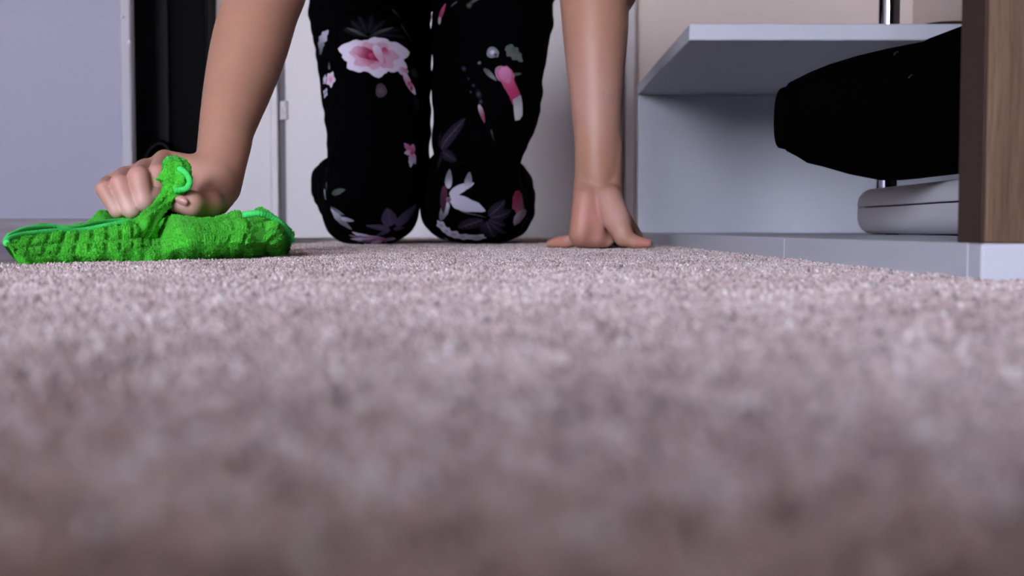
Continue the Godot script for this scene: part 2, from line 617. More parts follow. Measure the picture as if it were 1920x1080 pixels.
func nets(g: Geo, list: Array, lo: Vector3, hi: Vector3, cell: float, colour := true):
	var nx := int(ceil((hi.x - lo.x) / cell)) + 1
	var ny := int(ceil((hi.y - lo.y) / cell)) + 1
	var nz := int(ceil((hi.z - lo.z) / cell)) + 1
	var F := PackedFloat32Array()
	F.resize(nx * ny * nz)
	F.fill(1.0)
	var sy := nx
	var sz := nx * ny
	for pr in list:
		var a: Vector3 = pr[0]
		var b: Vector3 = pr[1]
		var ra: float = pr[2]
		var rb: float = pr[3]
		var k: float = maxf(pr[4], 0.0001)
		var grow := maxf(ra, rb) + k + cell * 3.0
		var l := a.min(b) - Vector3.ONE * grow
		var h := a.max(b) + Vector3.ONE * grow
		var i0 := maxi(0, int((l.x - lo.x) / cell))
		var i1 := mini(nx - 1, int((h.x - lo.x) / cell) + 1)
		var j0 := maxi(0, int((l.y - lo.y) / cell))
		var j1 := mini(ny - 1, int((h.y - lo.y) / cell) + 1)
		var k0 := maxi(0, int((l.z - lo.z) / cell))
		var k1 := mini(nz - 1, int((h.z - lo.z) / cell) + 1)
		var ab := b - a
		var inv := 1.0 / maxf(ab.length_squared(), 1e-9)
		for kk in range(k0, k1 + 1):
			for jj in range(j0, j1 + 1):
				var base := kk * sz + jj * sy
				var p := Vector3(lo.x + i0 * cell, lo.y + jj * cell, lo.z + kk * cell)
				for ii in range(i0, i1 + 1):
					var ap := p - a
					var t := clampf(ap.dot(ab) * inv, 0.0, 1.0)
					var d := (ap - ab * t).length() - (ra + (rb - ra) * t)
					var f := F[base + ii]
					var hh := k - absf(f - d)
					if hh > 0.0:
						F[base + ii] = minf(f, d) - hh * hh / (4.0 * k)
					elif d < f:
						F[base + ii] = d
					p.x += cell
	var ids := PackedInt32Array()
	ids.resize(nx * ny * nz)
	ids.fill(-1)
	var off := [0, 1, sy, sy + 1, sz, sz + 1, sz + sy, sz + sy + 1]
	var edges := [[0, 1], [2, 3], [4, 5], [6, 7], [0, 2], [1, 3], [4, 6], [5, 7], [0, 4], [1, 5], [2, 6], [3, 7]]
	var lim := cell * 2.0
	for kk in nz - 1:
		for jj in ny - 1:
			for ii in nx - 1:
				var o := kk * sz + jj * sy + ii
				if absf(F[o]) > lim: continue
				var c := [F[o], F[o + 1], F[o + sy], F[o + sy + 1], F[o + sz], F[o + sz + 1], F[o + sz + sy], F[o + sz + sy + 1]]
				var neg := 0
				for q in 8:
					if c[q] < 0.0: neg += 1
				if neg == 0 or neg == 8: continue
				var s := Vector3.ZERO
				var cnt := 0
				for e in edges:
					var fa: float = c[e[0]]
					var fb: float = c[e[1]]
					if (fa < 0.0) != (fb < 0.0):
						var t := fa / (fa - fb)
						var pa := Vector3(e[0] & 1, (e[0] >> 1) & 1, e[0] >> 2)
						var pb := Vector3(e[1] & 1, (e[1] >> 1) & 1, e[1] >> 2)
						s += pa.lerp(pb, t)
						cnt += 1
				s /= cnt
				ids[o] = g.v.size()
				var wp := lo + (Vector3(ii, jj, kk) + s) * cell
				g.v.append(wp)
				var ux := 1.0 - s.x
				var uy := 1.0 - s.y
				var uz := 1.0 - s.z
				var gx: float = (c[1] - c[0]) * uy * uz + (c[3] - c[2]) * s.y * uz + (c[5] - c[4]) * uy * s.z + (c[7] - c[6]) * s.y * s.z
				var gy: float = (c[2] - c[0]) * ux * uz + (c[3] - c[1]) * s.x * uz + (c[6] - c[4]) * ux * s.z + (c[7] - c[5]) * s.x * s.z
				var gz: float = (c[4] - c[0]) * ux * uy + (c[5] - c[1]) * s.x * uy + (c[6] - c[2]) * ux * s.y + (c[7] - c[3]) * s.x * s.y
				g.n.append(Vector3(gx, gy, gz).normalized())
				if colour: g.c.append(skin_at(wp))
	for kk in range(1, nz - 1):
		for jj in range(1, ny - 1):
			for ii in range(1, nx - 1):
				var o := kk * sz + jj * sy + ii
				if ids[o] < 0: continue
				var f0 := F[o] < 0.0
				if f0 != (F[o + 1] < 0.0): quad(g, ids[o - sy - sz], ids[o - sz], ids[o], ids[o - sy], f0)
				if f0 != (F[o + sy] < 0.0): quad(g, ids[o - 1 - sz], ids[o - 1], ids[o], ids[o - sz], f0)
				if f0 != (F[o + sz] < 0.0): quad(g, ids[o - 1 - sy], ids[o - sy], ids[o], ids[o - 1], f0)

func quad(g: Geo, a: int, b: int, c: int, d: int, inside: bool):
	if a < 0 or b < 0 or c < 0 or d < 0: return
	if inside: g.i.append_array([a, c, b, a, d, c])
	else: g.i.append_array([a, b, c, a, c, d])

# ---------------------------------------------------------------- trouser legs: swept round a bent line
# each row: x, y, depth, half width, half depth
func leg_rows(which: int) -> Array:
	if which == 0:
		return [[-0.222, 0.53, 2.06, 0.108, 0.115], [-0.236, 0.405, 1.99, 0.103, 0.105], [-0.229, 0.31, 1.955, 0.0950, 0.096], [-0.219, 0.21, 1.925, 0.0865, 0.088], [-0.2165, 0.13, 1.905, 0.0815, 0.082], [-0.224, 0.092, 1.908, 0.0815, 0.080], [-0.238, 0.081, 1.95, 0.0815, 0.079], [-0.268, 0.103, 2.06, 0.083, 0.046], [-0.274, 0.082, 2.20, 0.080, 0.066], [-0.276, 0.082, 2.36, 0.080, 0.072]]
	return [[-0.040, 0.53, 2.06, 0.108, 0.115], [-0.032, 0.405, 1.99, 0.104, 0.105], [-0.038, 0.31, 1.955, 0.0945, 0.096], [-0.0435, 0.21, 1.925, 0.0865, 0.088], [-0.0575, 0.135, 1.905, 0.0715, 0.080], [-0.062, 0.092, 1.908, 0.0795, 0.080], [-0.060, 0.079, 1.95, 0.092, 0.078], [-0.052, 0.074, 2.05, 0.089, 0.060], [-0.044, 0.080, 2.20, 0.084, 0.076], [-0.040, 0.078, 2.36, 0.080, 0.072]]

var fold_noise := noise(9.0, 21, FastNoiseLite.TYPE_SIMPLEX_SMOOTH, 2)

func leg_at(rows: Array, which: int, u: float, th: float) -> Vector3:
	var K := rows.size()
	var f := clampf(u, 0.0, 1.0) * (K - 1)
	var k := mini(int(f), K - 2)
	var t := f - k
	var val := []
	for j in 5: val.append(cr(rows[maxi(k - 1, 0)][j], rows[k][j], rows[k + 1][j], rows[mini(k + 2, K - 1)][j], t))
	var e := 0.02
	var c := Vector3(val[0], val[1], -val[2])
	var tn := leg_mid(rows, u + e) - leg_mid(rows, u - e)
	tn.x = 0.0
	tn = tn.normalized()
	var e1 := Vector3.RIGHT
	var e2 := tn.cross(e1)
	var sq := lerpf(1.0, 0.74, smoothstep(0.40, 0.56, u))
	var sx := signf(sin(th)) * pow(absf(sin(th)), sq)
	var cx := signf(cos(th)) * pow(absf(cos(th)), sq)
	var p: Vector3 = c + e1 * sx * val[3] + e2 * cx * val[4]
	var out: Vector3 = (e1 * sin(th) / val[3] + e2 * cos(th) / val[4]).normalized()
	# folds: slack cloth, tight over the knee, gathered behind it
	var ff := fold_noise.get_noise_3d(p.x * 1.2 + which * 7.0, p.y * 2.2, p.z * 1.2) * (0.004 + 0.005 * smoothstep(0.22, 0.05, u))
	ff += 0.0035 * sin(u * 62.0 + sin(th) * 2.4 + which) * smoothstep(0.35, 0.95, absf(th) / PI) * smoothstep(0.45, 0.62, u)
	var wide := smoothstep(0.16, 0.02, u) * 0.6 + smoothstep(0.55, 0.75, u) * 0.25
	ff += wide * 0.007 * sin(u * 120.0 + th * 2.0)
	return p + out * ff

func leg_mid(rows: Array, u: float) -> Vector3:
	var K := rows.size()
	var f := clampf(u, 0.0, 1.0) * (K - 1)
	var k := mini(int(f), K - 2)
	var r := []
	for j in 3: r.append(cr(rows[maxi(k - 1, 0)][j], rows[k][j], rows[k + 1][j], rows[mini(k + 2, K - 1)][j], f - k))
	return Vector3(r[0], r[1], -r[2])

const LEG_N := 180
const LEG_S := 96

func leg_lengths(rows: Array) -> Array:
	var out := [0.0]
	for k in LEG_N:
		out.append(out[k] + (leg_at(rows, 0, float(k + 1) / LEG_N, 0.0) - leg_at(rows, 0, float(k) / LEG_N, 0.0)).length())
	return out

const PRINT_W := 0.56          # metres of cloth round a leg
const PRINT_H := 1.30          # metres of cloth down a leg

func leg_mesh(g: Geo, which: int):
	var rows := leg_rows(which)
	var lens := leg_lengths(rows)
	var pts := []
	var uvs := []
	for k in LEG_N + 1:
		var row := []
		var ur := []
		for q in LEG_S + 1:
			var th := -PI + TAU * q / LEG_S
			row.append(leg_at(rows, which, float(k) / LEG_N, th))
			ur.append(Vector2((which + 0.5 + th / TAU) * 0.5, lens[k] / PRINT_H))
		pts.append(row)
		uvs.append(ur)
	var s := g.v.size()
	g.grid(pts, false, uvs)
	var j := s + 60 * (LEG_S + 1) + LEG_S / 2
	if g.n[j].z < 0.0: g.flip_from(s)
	# the last ring closes at the hem
	var last := []
	var end := []
	for q in LEG_S + 1:
		last.append(pts[LEG_N][q])
		end.append(leg_mid(rows, 1.0))
	g.grid([last, end], false, [uvs[LEG_N], uvs[LEG_N]])

# the print on the cloth. Places are in cm round the leg (0 = front) and cm down from the waist end.
var PI_IMG: Image
var which_leg := 0

func to_px(p: Vector2) -> Vector2:
	return Vector2((which_leg + 0.5 + p.x / 100.0 / PRINT_W) * 0.5 * PI_IMG.get_width(), p.y / 100.0 / PRINT_H * PI_IMG.get_height())

func fill(poly: PackedVector2Array, inner: Color, outer: Color, centre: Vector2, reach: float, mix := 1.0):
	var px := PackedVector2Array()
	for p in poly: px.append(to_px(p))
	var lo := px[0]
	var hi := px[0]
	for p in px:
		lo = lo.min(p)
		hi = hi.max(p)
	var c := to_px(centre)
	var rr := reach / 100.0 / PRINT_H * PI_IMG.get_height()
	var rx := reach / 100.0 / PRINT_W * 0.5 * PI_IMG.get_width()
	for y in range(maxi(0, int(lo.y)), mini(PI_IMG.get_height() - 1, int(hi.y) + 1) + 1):
		for x in range(maxi(0, int(lo.x)), mini(PI_IMG.get_width() - 1, int(hi.x) + 1) + 1):
			var q := Vector2(x + 0.5, y + 0.5)
			if Geometry2D.is_point_in_polygon(q, px):
				var f := smoothstep(0.05, 0.72, Vector2((q.x - c.x) / rx, (q.y - c.y) / rr).length())
				var col := inner.lerp(outer, f)
				PI_IMG.set_pixel(x, y, PI_IMG.get_pixel(x, y).lerp(col, mix))

func petal(base: Vector2, tip: Vector2, w: float, inner: Color, outer: Color, frill := 0.0, mix := 1.0):
	var ax := tip - base
	var nn := Vector2(-ax.y, ax.x).normalized()
	var pts := PackedVector2Array()
	var K := 18
	for s in [1.0, -1.0]:
		for k in K:
			var t := float(k) / (K - 1) if s > 0.0 else 1.0 - float(k) / (K - 1)
			var wd: float = w * 0.5 * pow(sin(PI * pow(t, 0.75)), 0.7) * (1.0 + frill * sin(t * 21.0 + s))
			pts.append(base + ax * t + nn * wd * s)
	fill(pts, inner, outer, base, ax.length(), mix)

func leaf(base: Vector2, tip: Vector2, w: float, col: Color, vein: Color):
	petal(base, tip, w, col, col * 0.8)
	petal(base, tip, maxf(w * 0.07, 0.07), vein, vein)
	var ax := tip - base
	var nn := Vector2(-ax.y, ax.x).normalized()
	for k in 4:
		var t := 0.25 + 0.16 * k
		for s in [-1.0, 1.0]:
			petal(base + ax * t, base + ax * (t + 0.17) + nn * s * w * 0.36 * sin(PI * t), 0.09, vein, vein * 0.8, 0.0, 0.7)

func blot(c: Vector2, rx: float, ry: float, turn: float, a: Color, b: Color):
	var pts := PackedVector2Array()
	for k in 20:
		var an := TAU * k / 20
		pts.append(c + Vector2(cos(an) * rx, sin(an) * ry).rotated(turn) * (1.0 + 0.08 * sin(an * 3.0 + c.x)))
	fill(pts, a, b, c, maxf(rx, ry))

func floret(c: Vector2, r: float, petals: int, turn: float, inner: Color, outer: Color):
	for k in petals:
		var d := Vector2.RIGHT.rotated(turn + TAU * k / petals)
		petal(c - d * r * 0.05, c + d * r, r * 0.85, inner, outer, 0.08)

func build_print() -> ImageTexture:
	PI_IMG = Image.create(2048, 2048, false, Image.FORMAT_RGB8)
	PI_IMG.fill(Color(0.014, 0.013, 0.017))
	paint_print()
	return tex_of(PI_IMG)

func spray(c: Vector2, dirs: Array, col: Color, vein: Color):       # leaves round one stalk: [angle, length, width]
	for d in dirs:
		var v := Vector2.RIGHT.rotated(d[0])
		leaf(c + v * d[1] * 0.12, c + v * d[1], d[2], col, vein)

func peony(c: Vector2, rx: float, ry: float, turn: float):
	var white := Color(0.84, 0.80, 0.87)
	var pale := Color(0.80, 0.62, 0.72)
	var pink := Color(0.72, 0.30, 0.44)
	var deep := Color(0.55, 0.12, 0.25)
	for k in 9:
		var an := turn + TAU * k / 9 + 0.25 * sin(k * 2.3)
		var d := Vector2(cos(an) * rx, sin(an) * ry) * (0.92 + 0.12 * sin(k * 4.1))
		petal(c - d * 0.1, c + d, minf(rx, ry) * 1.15, pale, white, 0.07)
	for k in 7:
		var an := turn + 0.4 + TAU * k / 7
		var d := Vector2(cos(an) * rx, sin(an) * ry) * 0.66
		petal(c, c + d, minf(rx, ry) * 0.66, pink, pale, 0.1)
	petal(c + Vector2(-rx * 0.55, -ry * 0.35), c + Vector2(rx * 0.18, ry * 0.16), ry * 0.5, pale, deep, 0.05)
	petal(c + Vector2(-rx * 0.15, -ry * 0.05), c + Vector2(rx * 0.22, ry * 0.2), ry * 0.3, pink, deep)
	petal(c + Vector2(rx * 0.02, -ry * 0.5), c + Vector2(rx * 0.2, ry * 0.35), ry * 0.36, white, pale)
	petal(c + Vector2(rx * 0.24, -ry * 0.42), c + Vector2(rx * 0.36, ry * 0.3), ry * 0.3, pink, pale)

func paint_print():
	var white := Color(0.76, 0.74, 0.81)
	var grey := Color(0.44, 0.45, 0.47)
	var green := Color(0.30, 0.32, 0.30)
	var violet := Color(0.185, 0.160, 0.220)
	var dim := Color(0.095, 0.085, 0.125)
	var vein := Color(0.36, 0.32, 0.38)
	var mauve := Color(0.36, 0.30, 0.36)
	var pink := Color(0.72, 0.30, 0.44)
	var rose := Color(0.78, 0.52, 0.66)
	# ---- left leg
	which_leg = 0
	spray(Vector2(0.2, 28.4), [[-2.75, 4.4, 1.2], [-2.3, 3.9, 1.3], [-1.9, 3.8, 1.3], [-1.35, 3.9, 1.3], [-0.85, 4.2, 1.3], [-0.35, 5.4, 1.2], [-0.12, 6.0, 0.8]], dim, Color(0.20, 0.19, 0.23))
	for q in [[-2.6, 4.0], [-0.5, 4.5]]:
		petal(Vector2(0.2, 28.6), Vector2(0.2, 28.6) + Vector2.RIGHT.rotated(q[0]) * q[1], 0.5, green * 0.6, green)
	petal(Vector2(4.0, 23.2), Vector2(5.6, 24.6), 0.35, green * 0.7, green * 0.5)
	petal(Vector2(5.2, 25.4), Vector2(7.6, 28.2), 0.4, green * 0.7, green * 0.5)
	peony(Vector2(0.9, 31.6), 6.2, 3.6, 0.35)
	petal(Vector2(4.6, 33.8), Vector2(6.5, 33.2), 1.4, white, rose)
	# bud at its lower right
	petal(Vector2(5.6, 33.6), Vector2(6.9, 36.6), 1.3, white, rose, 0.05)
	petal(Vector2(6.3, 35.0), Vector2(7.7, 36.9), 1.3, pink, white)
	blot(Vector2(6.9, 36.0), 0.28, 0.5, 0.3, Color(0.45, 0.10, 0.2), pink)
	leaf(Vector2(7.3, 37.2), Vector2(8.8, 39.4), 1.5, dim, violet)
	blot(Vector2(7.7, 33.2), 0.9, 0.8, 0.3, Color(0.16, 0.16, 0.17), Color(0.13, 0.13, 0.14))
	blot(Vector2(1.6, 37.3), 0.9, 1.15, 0.2, mauve, Color(0.30, 0.25, 0.29))
	# leaf and small flowers at the outer edge
	petal(Vector2(-9.4, 28.2), Vector2(-6.3, 26.2), 1.9, grey, white * 0.85, 0.22)
	petal(Vector2(-9.6, 29.2), Vector2(-7.6, 27.7), 1.2, green, grey)
	floret(Vector2(-7.6, 34.2), 1.4, 5, 0.4, rose, Color(0.80, 0.73, 0.78))
	floret(Vector2(-9.4, 33.6), 0.9, 5, 0.0, white, white * 0.9)
	floret(Vector2(-9.6, 35.9), 0.9, 4, 0.7, grey, white)
	petal(Vector2(-7.7, 32.5), Vector2(-7.2, 31.4), 0.6, grey, green)
	# small pink flower lower down
	petal(Vector2(6.9, 46.8), Vector2(5.5, 45.4), 1.3, pink, Color(0.70, 0.42, 0.60), 0.1)
	petal(Vector2(6.9, 46.8), Vector2(7.6, 45.2), 1.2, pink, Color(0.70, 0.45, 0.62), 0.1)
	petal(Vector2(7.0, 46.8), Vector2(5.3, 47.2), 0.9, rose, white, 0.1)
	petal(Vector2(7.0, 46.9), Vector2(8.3, 48.6), 1.3, rose, white, 0.1)
	petal(Vector2(7.0, 46.9), Vector2(7.0, 49.4), 1.4, rose, white, 0.1)
	blot(Vector2(7.0, 46.9), 0.4, 0.3, 0.0, Color(0.6, 0.15, 0.32), pink)
	# knee
	petal(Vector2(-6.6, 54.2), Vector2(-3.4, 53.2), 1.1, green * 0.8, green)
	petal(Vector2(-10.6, 54.2), Vector2(-8.2, 56.0), 0.9, white, grey)
	petal(Vector2(-10.0, 52.2), Vector2(-8.6, 54.4), 0.7, green, green * 0.8)
	petal(Vector2(-13.5, 48.2), Vector2(-11.0, 49.4), 1.2, mauve, violet)
	petal(Vector2(-7.0, 57.4), Vector2(-2.2, 61.2), 1.8, white * 0.92, grey, 0.1)
	petal(Vector2(-4.4, 58.8), Vector2(-1.8, 59.0), 1.0, white * 0.9, white * 0.8)
	petal(Vector2(-7.0, 57.0), Vector2(-3.6, 58.0), 0.8, green, grey)
	spray(Vector2(2.9, 60.6), [[-2.9, 3.4, 1.2], [-1.75, 4.4, 2.6], [-0.55, 6.8, 2.8], [0.4, 3.0, 1.2], [2.6, 2.8, 1.0]], violet * 1.6, Color(0.33, 0.29, 0.36))
	for k in 7:
		var an := PI + 0.5 - k * 0.42
		petal(Vector2(1.8, 63.4), Vector2(1.8, 63.4) + Vector2(cos(an) * 4.6, sin(an) * 2.6 - 0.4), 1.3, Color(0.62, 0.40, 0.56), white if k % 2 == 0 else Color(0.50, 0.38, 0.48), 0.1)
	# further round and above, where the legs turn away
	peony(Vector2(17.0, 20.0), 4.5, 3.4, 1.0)
	peony(Vector2(-19.0, 44.0), 5.0, 4.2, 2.0)
	peony(Vector2(-2.0, 8.0), 5.0, 4.5, 0.8)
	spray(Vector2(-20.0, 60.0), [[-2.4, 4.5, 1.6], [-1.2, 5.0, 1.8], [0.3, 4.5, 1.6]], violet, vein)
	floret(Vector2(19.0, 58.0), 2.0, 5, 0.2, rose, white)
	# ---- right leg
	which_leg = 1
	petal(Vector2(-9.2, 23.6), Vector2(-7.2, 21.6), 1.1, Color(0.55, 0.22, 0.33), pink)
	petal(Vector2(-9.2, 23.0), Vector2(-8.9, 24.6), 0.9, rose, white)
	petal(Vector2(-6.2, 22.8), Vector2(-4.8, 22.2), 0.4, green * 0.7, green)
	petal(Vector2(-3.4, 23.4), Vector2(-0.6, 21.8), 0.5, green * 0.8, green)
	blot(Vector2(-3.0, 23.4), 0.5, 0.5, 0.0, green, green * 0.6)
	# seed head, leaf, bell flower
	blot(Vector2(0.9, 31.5), 0.95, 0.95, 0.0, white, grey)
	blot(Vector2(1.4, 31.9), 0.45, 0.35, 0.6, Color(0.12, 0.11, 0.14), grey)
	petal(Vector2(3.0, 30.2), Vector2(5.8, 32.4), 2.2, green * 1.1, Color(0.34, 0.36, 0.35), 0.2)
	petal(Vector2(3.8, 30.4), Vector2(5.4, 31.2), 1.1, green, Color(0.30, 0.31, 0.33), 0.2)
	petal(Vector2(-0.4, 34.2), Vector2(1.8, 36.2), 0.8, green, grey)
	petal(Vector2(4.2, 34.8), Vector2(6.0, 34.2), 0.5, green, green)
	blot(Vector2(3.0, 35.0), 1.7, 1.3, 0.3, Color(0.78, 0.50, 0.66), Color(0.62, 0.45, 0.56))
	fill(PackedVector2Array([Vector2(1.7, 35.0), Vector2(2.1, 34.0), Vector2(3.2, 33.5), Vector2(4.3, 34.2), Vector2(4.8, 35.6), Vector2(6.3, 38.2), Vector2(5.0, 39.7), Vector2(3.0, 37.2)]), Color(0.70, 0.34, 0.48), Color(0.64, 0.21, 0.36), Vector2(3.0, 34.6), 6.0)
	petal(Vector2(2.6, 33.8), Vector2(3.8, 36.4), 2.2, Color(0.76, 0.50, 0.65), Color(0.70, 0.42, 0.56))
	fill(PackedVector2Array([Vector2(4.8, 38.9), Vector2(6.1, 37.8), Vector2(6.9, 39.0), Vector2(7.8, 40.7), Vector2(7.5, 41.5), Vector2(6.6, 41.9), Vector2(5.6, 40.5)]), Color(0.62, 0.62, 0.65), Color(0.76, 0.76, 0.76), Vector2(5.4, 38.4), 3.0)
	blot(Vector2(-1.1, 33.2), 0.3, 0.3, 0.0, grey, green)
	# sprig running down
	for q in [[-3.6, 33.9, 0.9], [-2.7, 35.7, 0.5], [-1.8, 37.0, 0.6], [-2.2, 38.0, 0.5], [-0.9, 38.4, 1.1], [-0.4, 39.6, 0.8]]:
		blot(Vector2(q[0], q[1]), q[2] * 0.4, q[2] * 0.75, -0.5, Color(0.24, 0.23, 0.29), dim)
	petal(Vector2(-0.7, 40.0), Vector2(1.0, 43.2), 0.75, Color(0.62, 0.62, 0.64), Color(0.50, 0.25, 0.34))
	petal(Vector2(2.4, 44.0), Vector2(3.6, 46.0), 0.35, green * 0.8, green * 0.5)
	# dark leaves on the inner side
	leaf(Vector2(-7.6, 46.8), Vector2(-2.6, 42.2), 2.8, violet, vein)
	leaf(Vector2(-7.4, 47.2), Vector2(-3.0, 49.2), 1.8, violet * 0.9, vein * 0.8)
	leaf(Vector2(-7.8, 47.0), Vector2(-7.2, 50.6), 1.2, dim, vein * 0.6)
	leaf(Vector2(-8.2, 46.4), Vector2(-8.0, 43.2), 1.0, dim, vein * 0.5)
	# white orchid over the knee
	petal(Vector2(-3.6, 53.6), Vector2(-4.1, 50.4), 1.5, white, grey)
	petal(Vector2(-3.4, 54.6), Vector2(0.2, 52.6), 1.5, white, white)
	petal(Vector2(-0.6, 53.6), Vector2(-0.4, 50.9), 0.95, white, grey)
	petal(Vector2(-3.2, 54.8), Vector2(1.5, 57.3), 2.3, white, white * 0.95, 0.05)
	petal(Vector2(-3.4, 55.6), Vector2(-5.4, 60.4), 1.7, white * 0.95, grey, 0.06)
	petal(Vector2(-4.6, 53.0), Vector2(-4.4, 58.2), 1.6, Color(0.33, 0.17, 0.24), Color(0.26, 0.16, 0.21))
	blot(Vector2(-3.4, 55.4), 0.5, 0.5, 0.0, Color(0.40, 0.20, 0.28), Color(0.5, 0.4, 0.46))
	# veined dark leaves
	spray(Vector2(1.4, 58.6), [[-0.62, 5.0, 2.2], [-0.05, 5.8, 2.3], [0.62, 4.6, 1.8], [1.35, 6.0, 2.7], [2.5, 3.9, 2.2], [0.98, 6.6, 1.4]], violet * 0.95, Color(0.33, 0.29, 0.35))
	petal(Vector2(-1.4, 57.0), Vector2(1.6, 58.6), 0.22, vein, vein)
	petal(Vector2(7.0, 63.0), Vector2(8.2, 62.0), 0.9, Color(0.56, 0.36, 0.36), mauve)
	# pink bloom at the outer edge
	petal(Vector2(8.4, 54.6), Vector2(11.6, 62.4), 4.4, Color(0.62, 0.20, 0.32), Color(0.74, 0.42, 0.52), 0.1)
	petal(Vector2(7.6, 60.6), Vector2(11.6, 65.5), 3.8, white, Color(0.74, 0.60, 0.66), 0.08)
	petal(Vector2(8.4, 66.8), Vector2(11.0, 68.6), 1.2, green, green * 0.8)
	# white blossom at the foot of the knee
	for q in [[-5.0, 61.6, 1.5], [-3.7, 62.4, 1.3], [-2.4, 62.9, 1.4], [-1.1, 63.4, 1.2], [0.3, 63.6, 1.2]]:
		floret(Vector2(q[0], q[1]), q[2], 5, q[0], white * 0.8, white)
	blot(Vector2(-3.8, 66.6), 0.6, 0.6, 0.0, white, grey)
	# further round and above
	peony(Vector2(18.0, 34.0), 5.0, 4.0, 0.2)
	peony(Vector2(3.0, 9.0), 5.0, 4.2, 1.4)
	peony(Vector2(-19.0, 24.0), 4.4, 3.6, 2.2)
	spray(Vector2(20.0, 56.0), [[-2.4, 4.5, 1.6], [-1.2, 5.0, 1.8], [0.3, 4.5, 1.6]], violet, vein)


# ---------------------------------------------------------------- the person
func build_person():
	var who := thing("person", "person kneeling on the carpet in black floral trousers, one hand gripping a green cloth", "person")
	var red := Color(0.55, 0.21, 0.17)
	var pink := Color(0.66, 0.37, 0.32)
	prims = []
	# --- hand on the cloth (their right hand), a fist
	var wr := at(404, 338, 1.165)
	var ix := at(309, 301, 1.165)
	var mx := at(274, 318, 1.16)
	var rx := at(238, 333, 1.158)
	var px := at(207, 348, 1.155)
	# forearm, then the back of the hand
	var el := at(500, -30, 1.33)
	limb([wr, at(415, 290, 1.185), at(428, 230, 1.21), at(446, 165, 1.245), at(467, 90, 1.28), at(488, 15, 1.315), el], [0.0215, 0.0235, 0.0285, 0.0350, 0.0405, 0.0420, 0.0410], 26)
	var arm_count := prims.size()
	cap(at(412, 352, 1.17), at(424, 275, 1.195), 0.0195, 0.0205, 0.012)
	# back of the hand: four metacarpals and the flesh between
	cap(at(392, 328, 1.165), ix, 0.0170, 0.0105, 0.010)
	cap(at(394, 338, 1.17), mx, 0.0165, 0.0105, 0.010)
	cap(at(396, 346, 1.175), rx, 0.0165, 0.0112, 0.010)
	cap(at(398, 355, 1.18), px, 0.0165, 0.0108, 0.010)
	cap(at(380, 352, 1.165), at(280, 352, 1.165), 0.0150, 0.0120, 0.010)
	# thumb: base, metacarpal, two phalanges
	cap(at(410, 352, 1.150), at(402, 376, 1.120), 0.0185, 0.0150, 0.008)
	chain([at(408, 362, 1.14), at(389, 382, 1.090), at(357, 382, 1.062), at(331, 384, 1.056)], [0.0165, 0.0122, 0.0106, 0.0068], 0.007)
	# fingers: knuckle, two bends, tip
	chain([ix, at(297, 326, 1.105), at(292, 362, 1.105), at(303, 380, 1.125)], [0.0105, 0.0093, 0.0085, 0.0075], 0.0016)
	chain([mx, at(260, 331, 1.092), at(270, 378, 1.088), at(290, 367, 1.098)], [0.0108, 0.0099, 0.0091, 0.0081], 0.0010)
	chain([rx, at(225, 345, 1.090), at(246, 393, 1.086), at(264, 391, 1.098)], [0.0104, 0.0093, 0.0085, 0.0076], 0.0010)
	chain([px, at(196, 355, 1.090), at(220, 394, 1.088), at(237, 397, 1.100)], [0.0094, 0.0082, 0.0075, 0.0067], 0.0010)
	var fist_count := prims.size()
	for p in [at(260, 328, 1.088), at(225, 342, 1.086), at(197, 352, 1.086), at(300, 318, 1.10)]: blush.append([p, 0.017, red, 0.42])
	for p in [at(270, 380, 1.082), at(246, 394, 1.08), at(220, 394, 1.08), at(340, 384, 1.08)]: blush.append([p, 0.02, Color(0.68, 0.43, 0.37), 0.55])
	blush.append([at(240, 350, 1.1), 0.06, Color(0.62, 0.36, 0.31), 0.45])
	blush.append([at(345, 384, 1.05), 0.022, Color(0.66, 0.38, 0.33), 0.6])
	blush.append([at(350, 350, 1.12), 0.06, Color(0.56, 0.32, 0.265), 0.4])
	# forearm, upper arm
	var shl := Vector3(-0.30, 0.56, -1.62)
	cap(el, shl, 0.040, 0.050, 0.02)
	# --- other hand, set down on the carpet with the palm's heel towards the lens
	var base := prims.size()
	var w2 := at(1121, 325, 1.515)
	var e2 := Vector3(0.118, 0.345, -1.57)
	cap(at(1102, 352, 1.51), at(1103, 270, 1.515), 0.0165, 0.0175, 0.010)
	cap(at(1141, 352, 1.51), at(1143, 270, 1.515), 0.0165, 0.0175, 0.010)
	limb([w2, at(1121, 280, 1.517), at(1119, 215, 1.522), at(1117, 130, 1.53), at(1116, 45, 1.54), at(1113, -40, 1.555), e2], [0.0275, 0.0290, 0.0320, 0.0375, 0.0430, 0.0450, 0.0440], 26)
	# two tendons on the inner side of the wrist
	cap(at(1112, 352, 1.495), at(1113, 262, 1.497), 0.0036, 0.0028, 0.012)
	cap(at(1126, 350, 1.495), at(1124, 270, 1.497), 0.0036, 0.0028, 0.012)
	# palm
	cap(at(1105, 362, 1.513), at(1092, 441, 1.515), 0.0185, 0.0150, 0.012)
	cap(at(1118, 360, 1.513), at(1114, 444, 1.512), 0.0165, 0.0140, 0.012)
	cap(at(1130, 360, 1.516), at(1138, 446, 1.514), 0.0165, 0.0125, 0.012)
	cap(at(1142, 362, 1.525), at(1166, 440, 1.545), 0.0165, 0.0125, 0.012)
	# ball of the little finger and ball of the thumb, with the groove between
	cap(at(1100, 372, 1.497), at(1091, 436, 1.492), 0.0175, 0.0165, 0.007)
	cap(at(1106, 380, 1.498), at(1116, 442, 1.494), 0.0140, 0.0135, 0.006)
	cap(at(1090, 446, 1.494), at(1140, 453, 1.498), 0.0115, 0.0072, 0.008)
	chain([at(1140, 372, 1.494), at(1157, 412, 1.480), at(1170, 445, 1.474)], [0.0185, 0.0165, 0.0120], 0.005)
